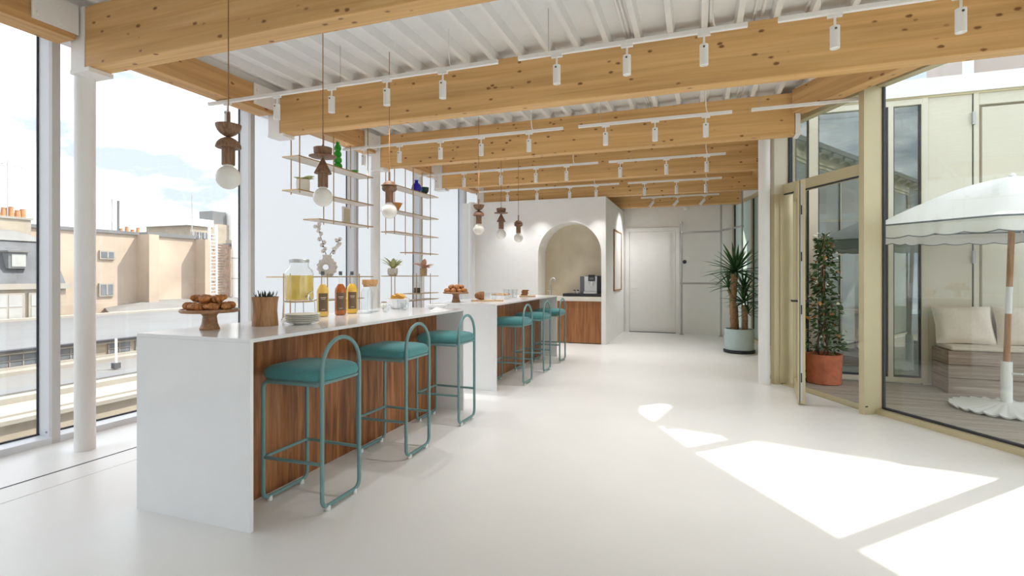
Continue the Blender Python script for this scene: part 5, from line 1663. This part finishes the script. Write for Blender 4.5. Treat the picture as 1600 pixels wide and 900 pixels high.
dw = MB().box(hx - 0.6, hx - 0.05, 10.32, 10.83, 1.62, 2.15).build('dormer', 'zinc', t, smooth=0)
MB().box(hx - 0.05, hx - 0.03, 10.40, 10.77, 1.68, 2.08).build('pane', 'paleglass', dw, smooth=0)
MB().box(hx - 0.7, hx + 0.02, 10.27, 10.88, 2.15, 2.20).build('dormer_cap', 'pale_roof', dw, smooth=0)
for y0 in (7.0, 8.55, 9.85, 10.85):
    f = MB().box(hx, hx + 0.06, y0 - 0.05, y0 + 0.85, -0.55, 0.82).build('window', 'whitestone', t, smooth=0)
    for i in range(2):
        for j in range(3):
            MB().box(hx + 0.06, hx + 0.07, y0 + 0.02 + 0.40 * i, y0 + 0.37 + 0.40 * i, -0.48 + 0.43 * j, -0.10 + 0.43 * j).build('pane', 'paleglass', f, smooth=0)
MB().box(hx - 3.1, hx - 2.3, 11.15, 12.1, -4.0, 3.42).build('chimney_block', 'render2', t, smooth=0)
MB().box(hx - 3.15, hx - 2.25, 11.1, 12.15, 3.42, 3.50).build('chimney_cap', 'whitestone', t, smooth=0)
for k, yy in enumerate((11.25, 11.45, 11.65, 11.85, 12.0)):
    MB().lathe([(0.10, 3.50), (0.08, 3.75 + 0.05 * (k % 3)), (0.10, 3.77 + 0.05 * (k % 3))], (hx - 2.6, yy, 0), 10).build('chimney_pot', 'brickpot', t)
b = MB()
b.tube([(hx - 2.5, 11.5, 3.4), (hx - 2.5, 11.5, 5.5)], 0.02, 6)
b.tube([(hx - 2.5, 11.0, 5.38), (hx - 2.5, 12.0, 5.34)], 0.015, 6)
b.tube([(hx - 2.5, 11.25, 4.85), (hx - 2.5, 11.8, 4.82)], 0.012, 6)
for yy in (11.1, 11.3, 11.7, 11.9):
    b.tube([(hx - 2.7, yy, 5.36), (hx - 2.3, yy, 5.36)], 0.008, 5)
b.build('aerial', 'steel', t)

t = thing('white_block', 'distant pale apartment block rising above the beige wall', 'building')
MB().box(-52, -46, 36.8, 43.2, -4, 6.6).build('wall', 'render2', t, smooth=0)
MB().box(-52, -45.8, 36.4, 39.2, 6.2, 6.9).build('roof_terrace', 'band', t, smooth=0)
MB().box(-48, -46.2, 39.4, 41.0, 6.6, 7.9).build('plant_room', 'zinc', t, smooth=0)
MB().box(-47, -45.7, 41.2, 42.4, 4, 8.2).build('white_stack', 'band', t, smooth=0)
for k in range(4):
    f = MB().box(-46.0, -45.95, 36.9 + 0.6 * k, 37.35 + 0.6 * k, 5.0, 5.6).build('window', 'farglass', t, smooth=0)
    MB().box(-45.95, -45.93, 37.1 + 0.6 * k, 37.14 + 0.6 * k, 5.0, 5.6).build('glazing_bar', 'band', f, smooth=0)
t = thing('chimney_stack', 'row of clay chimney pots above the corner pier of the beige building', 'chimney', (-27.5, 18.6, 3.405))
MB().box(-0.3, 0.3, -0.6, 0.6, 0, 0.12).build('stack', 'brick', t, smooth=0)
for k in range(4):
    MB().lathe([(0.10, 0.12), (0.08, 0.32 + 0.12 * (k % 2)), (0.10, 0.35 + 0.12 * (k % 2))], (0, -0.42 + 0.28 * k, 0), 10).build('chimney_pot', 'brickpot', t)
b = MB()
b.tube([(0, -0.55, 0.1), (0, -0.55, 1.75)], 0.055, 6)
b.tube([(0, -0.85, 0.0), (0, -0.85, 1.8)], 0.02, 6)
b.tube([(0, -0.9, 0.02), (0, -0.5, 0.02)], 0.02, 6)
b.build('antenna_mast', 'zinc', t)
t = thing('rooftop_antennas', 'thin television antennas on the far rooftops', 'antenna', (-40, 37.5, 4.6))
for k in range(3):
    a = MB()
    a.tube([(0, k * 1.2, 0), (0, k * 1.2, 1.5 + 0.3 * k)], 0.04, 6)
    a.tube([(0, k * 1.2 - 0.5, 1.4 + 0.3 * k), (0, k * 1.2 + 0.5, 1.35 + 0.3 * k)], 0.03, 6)
    a.build('antenna', 'steel', t)
MB().box(-0.6, 0.6, -1.5, 4.5, -16.6, 0.0).build('roof_block', 'render2', t, smooth=0)
gb = MB().box(-400, 200, -200, 400, -12.2, -12)
o = gb.build('floor_street', 'zinc', smooth=0, kind='structure')
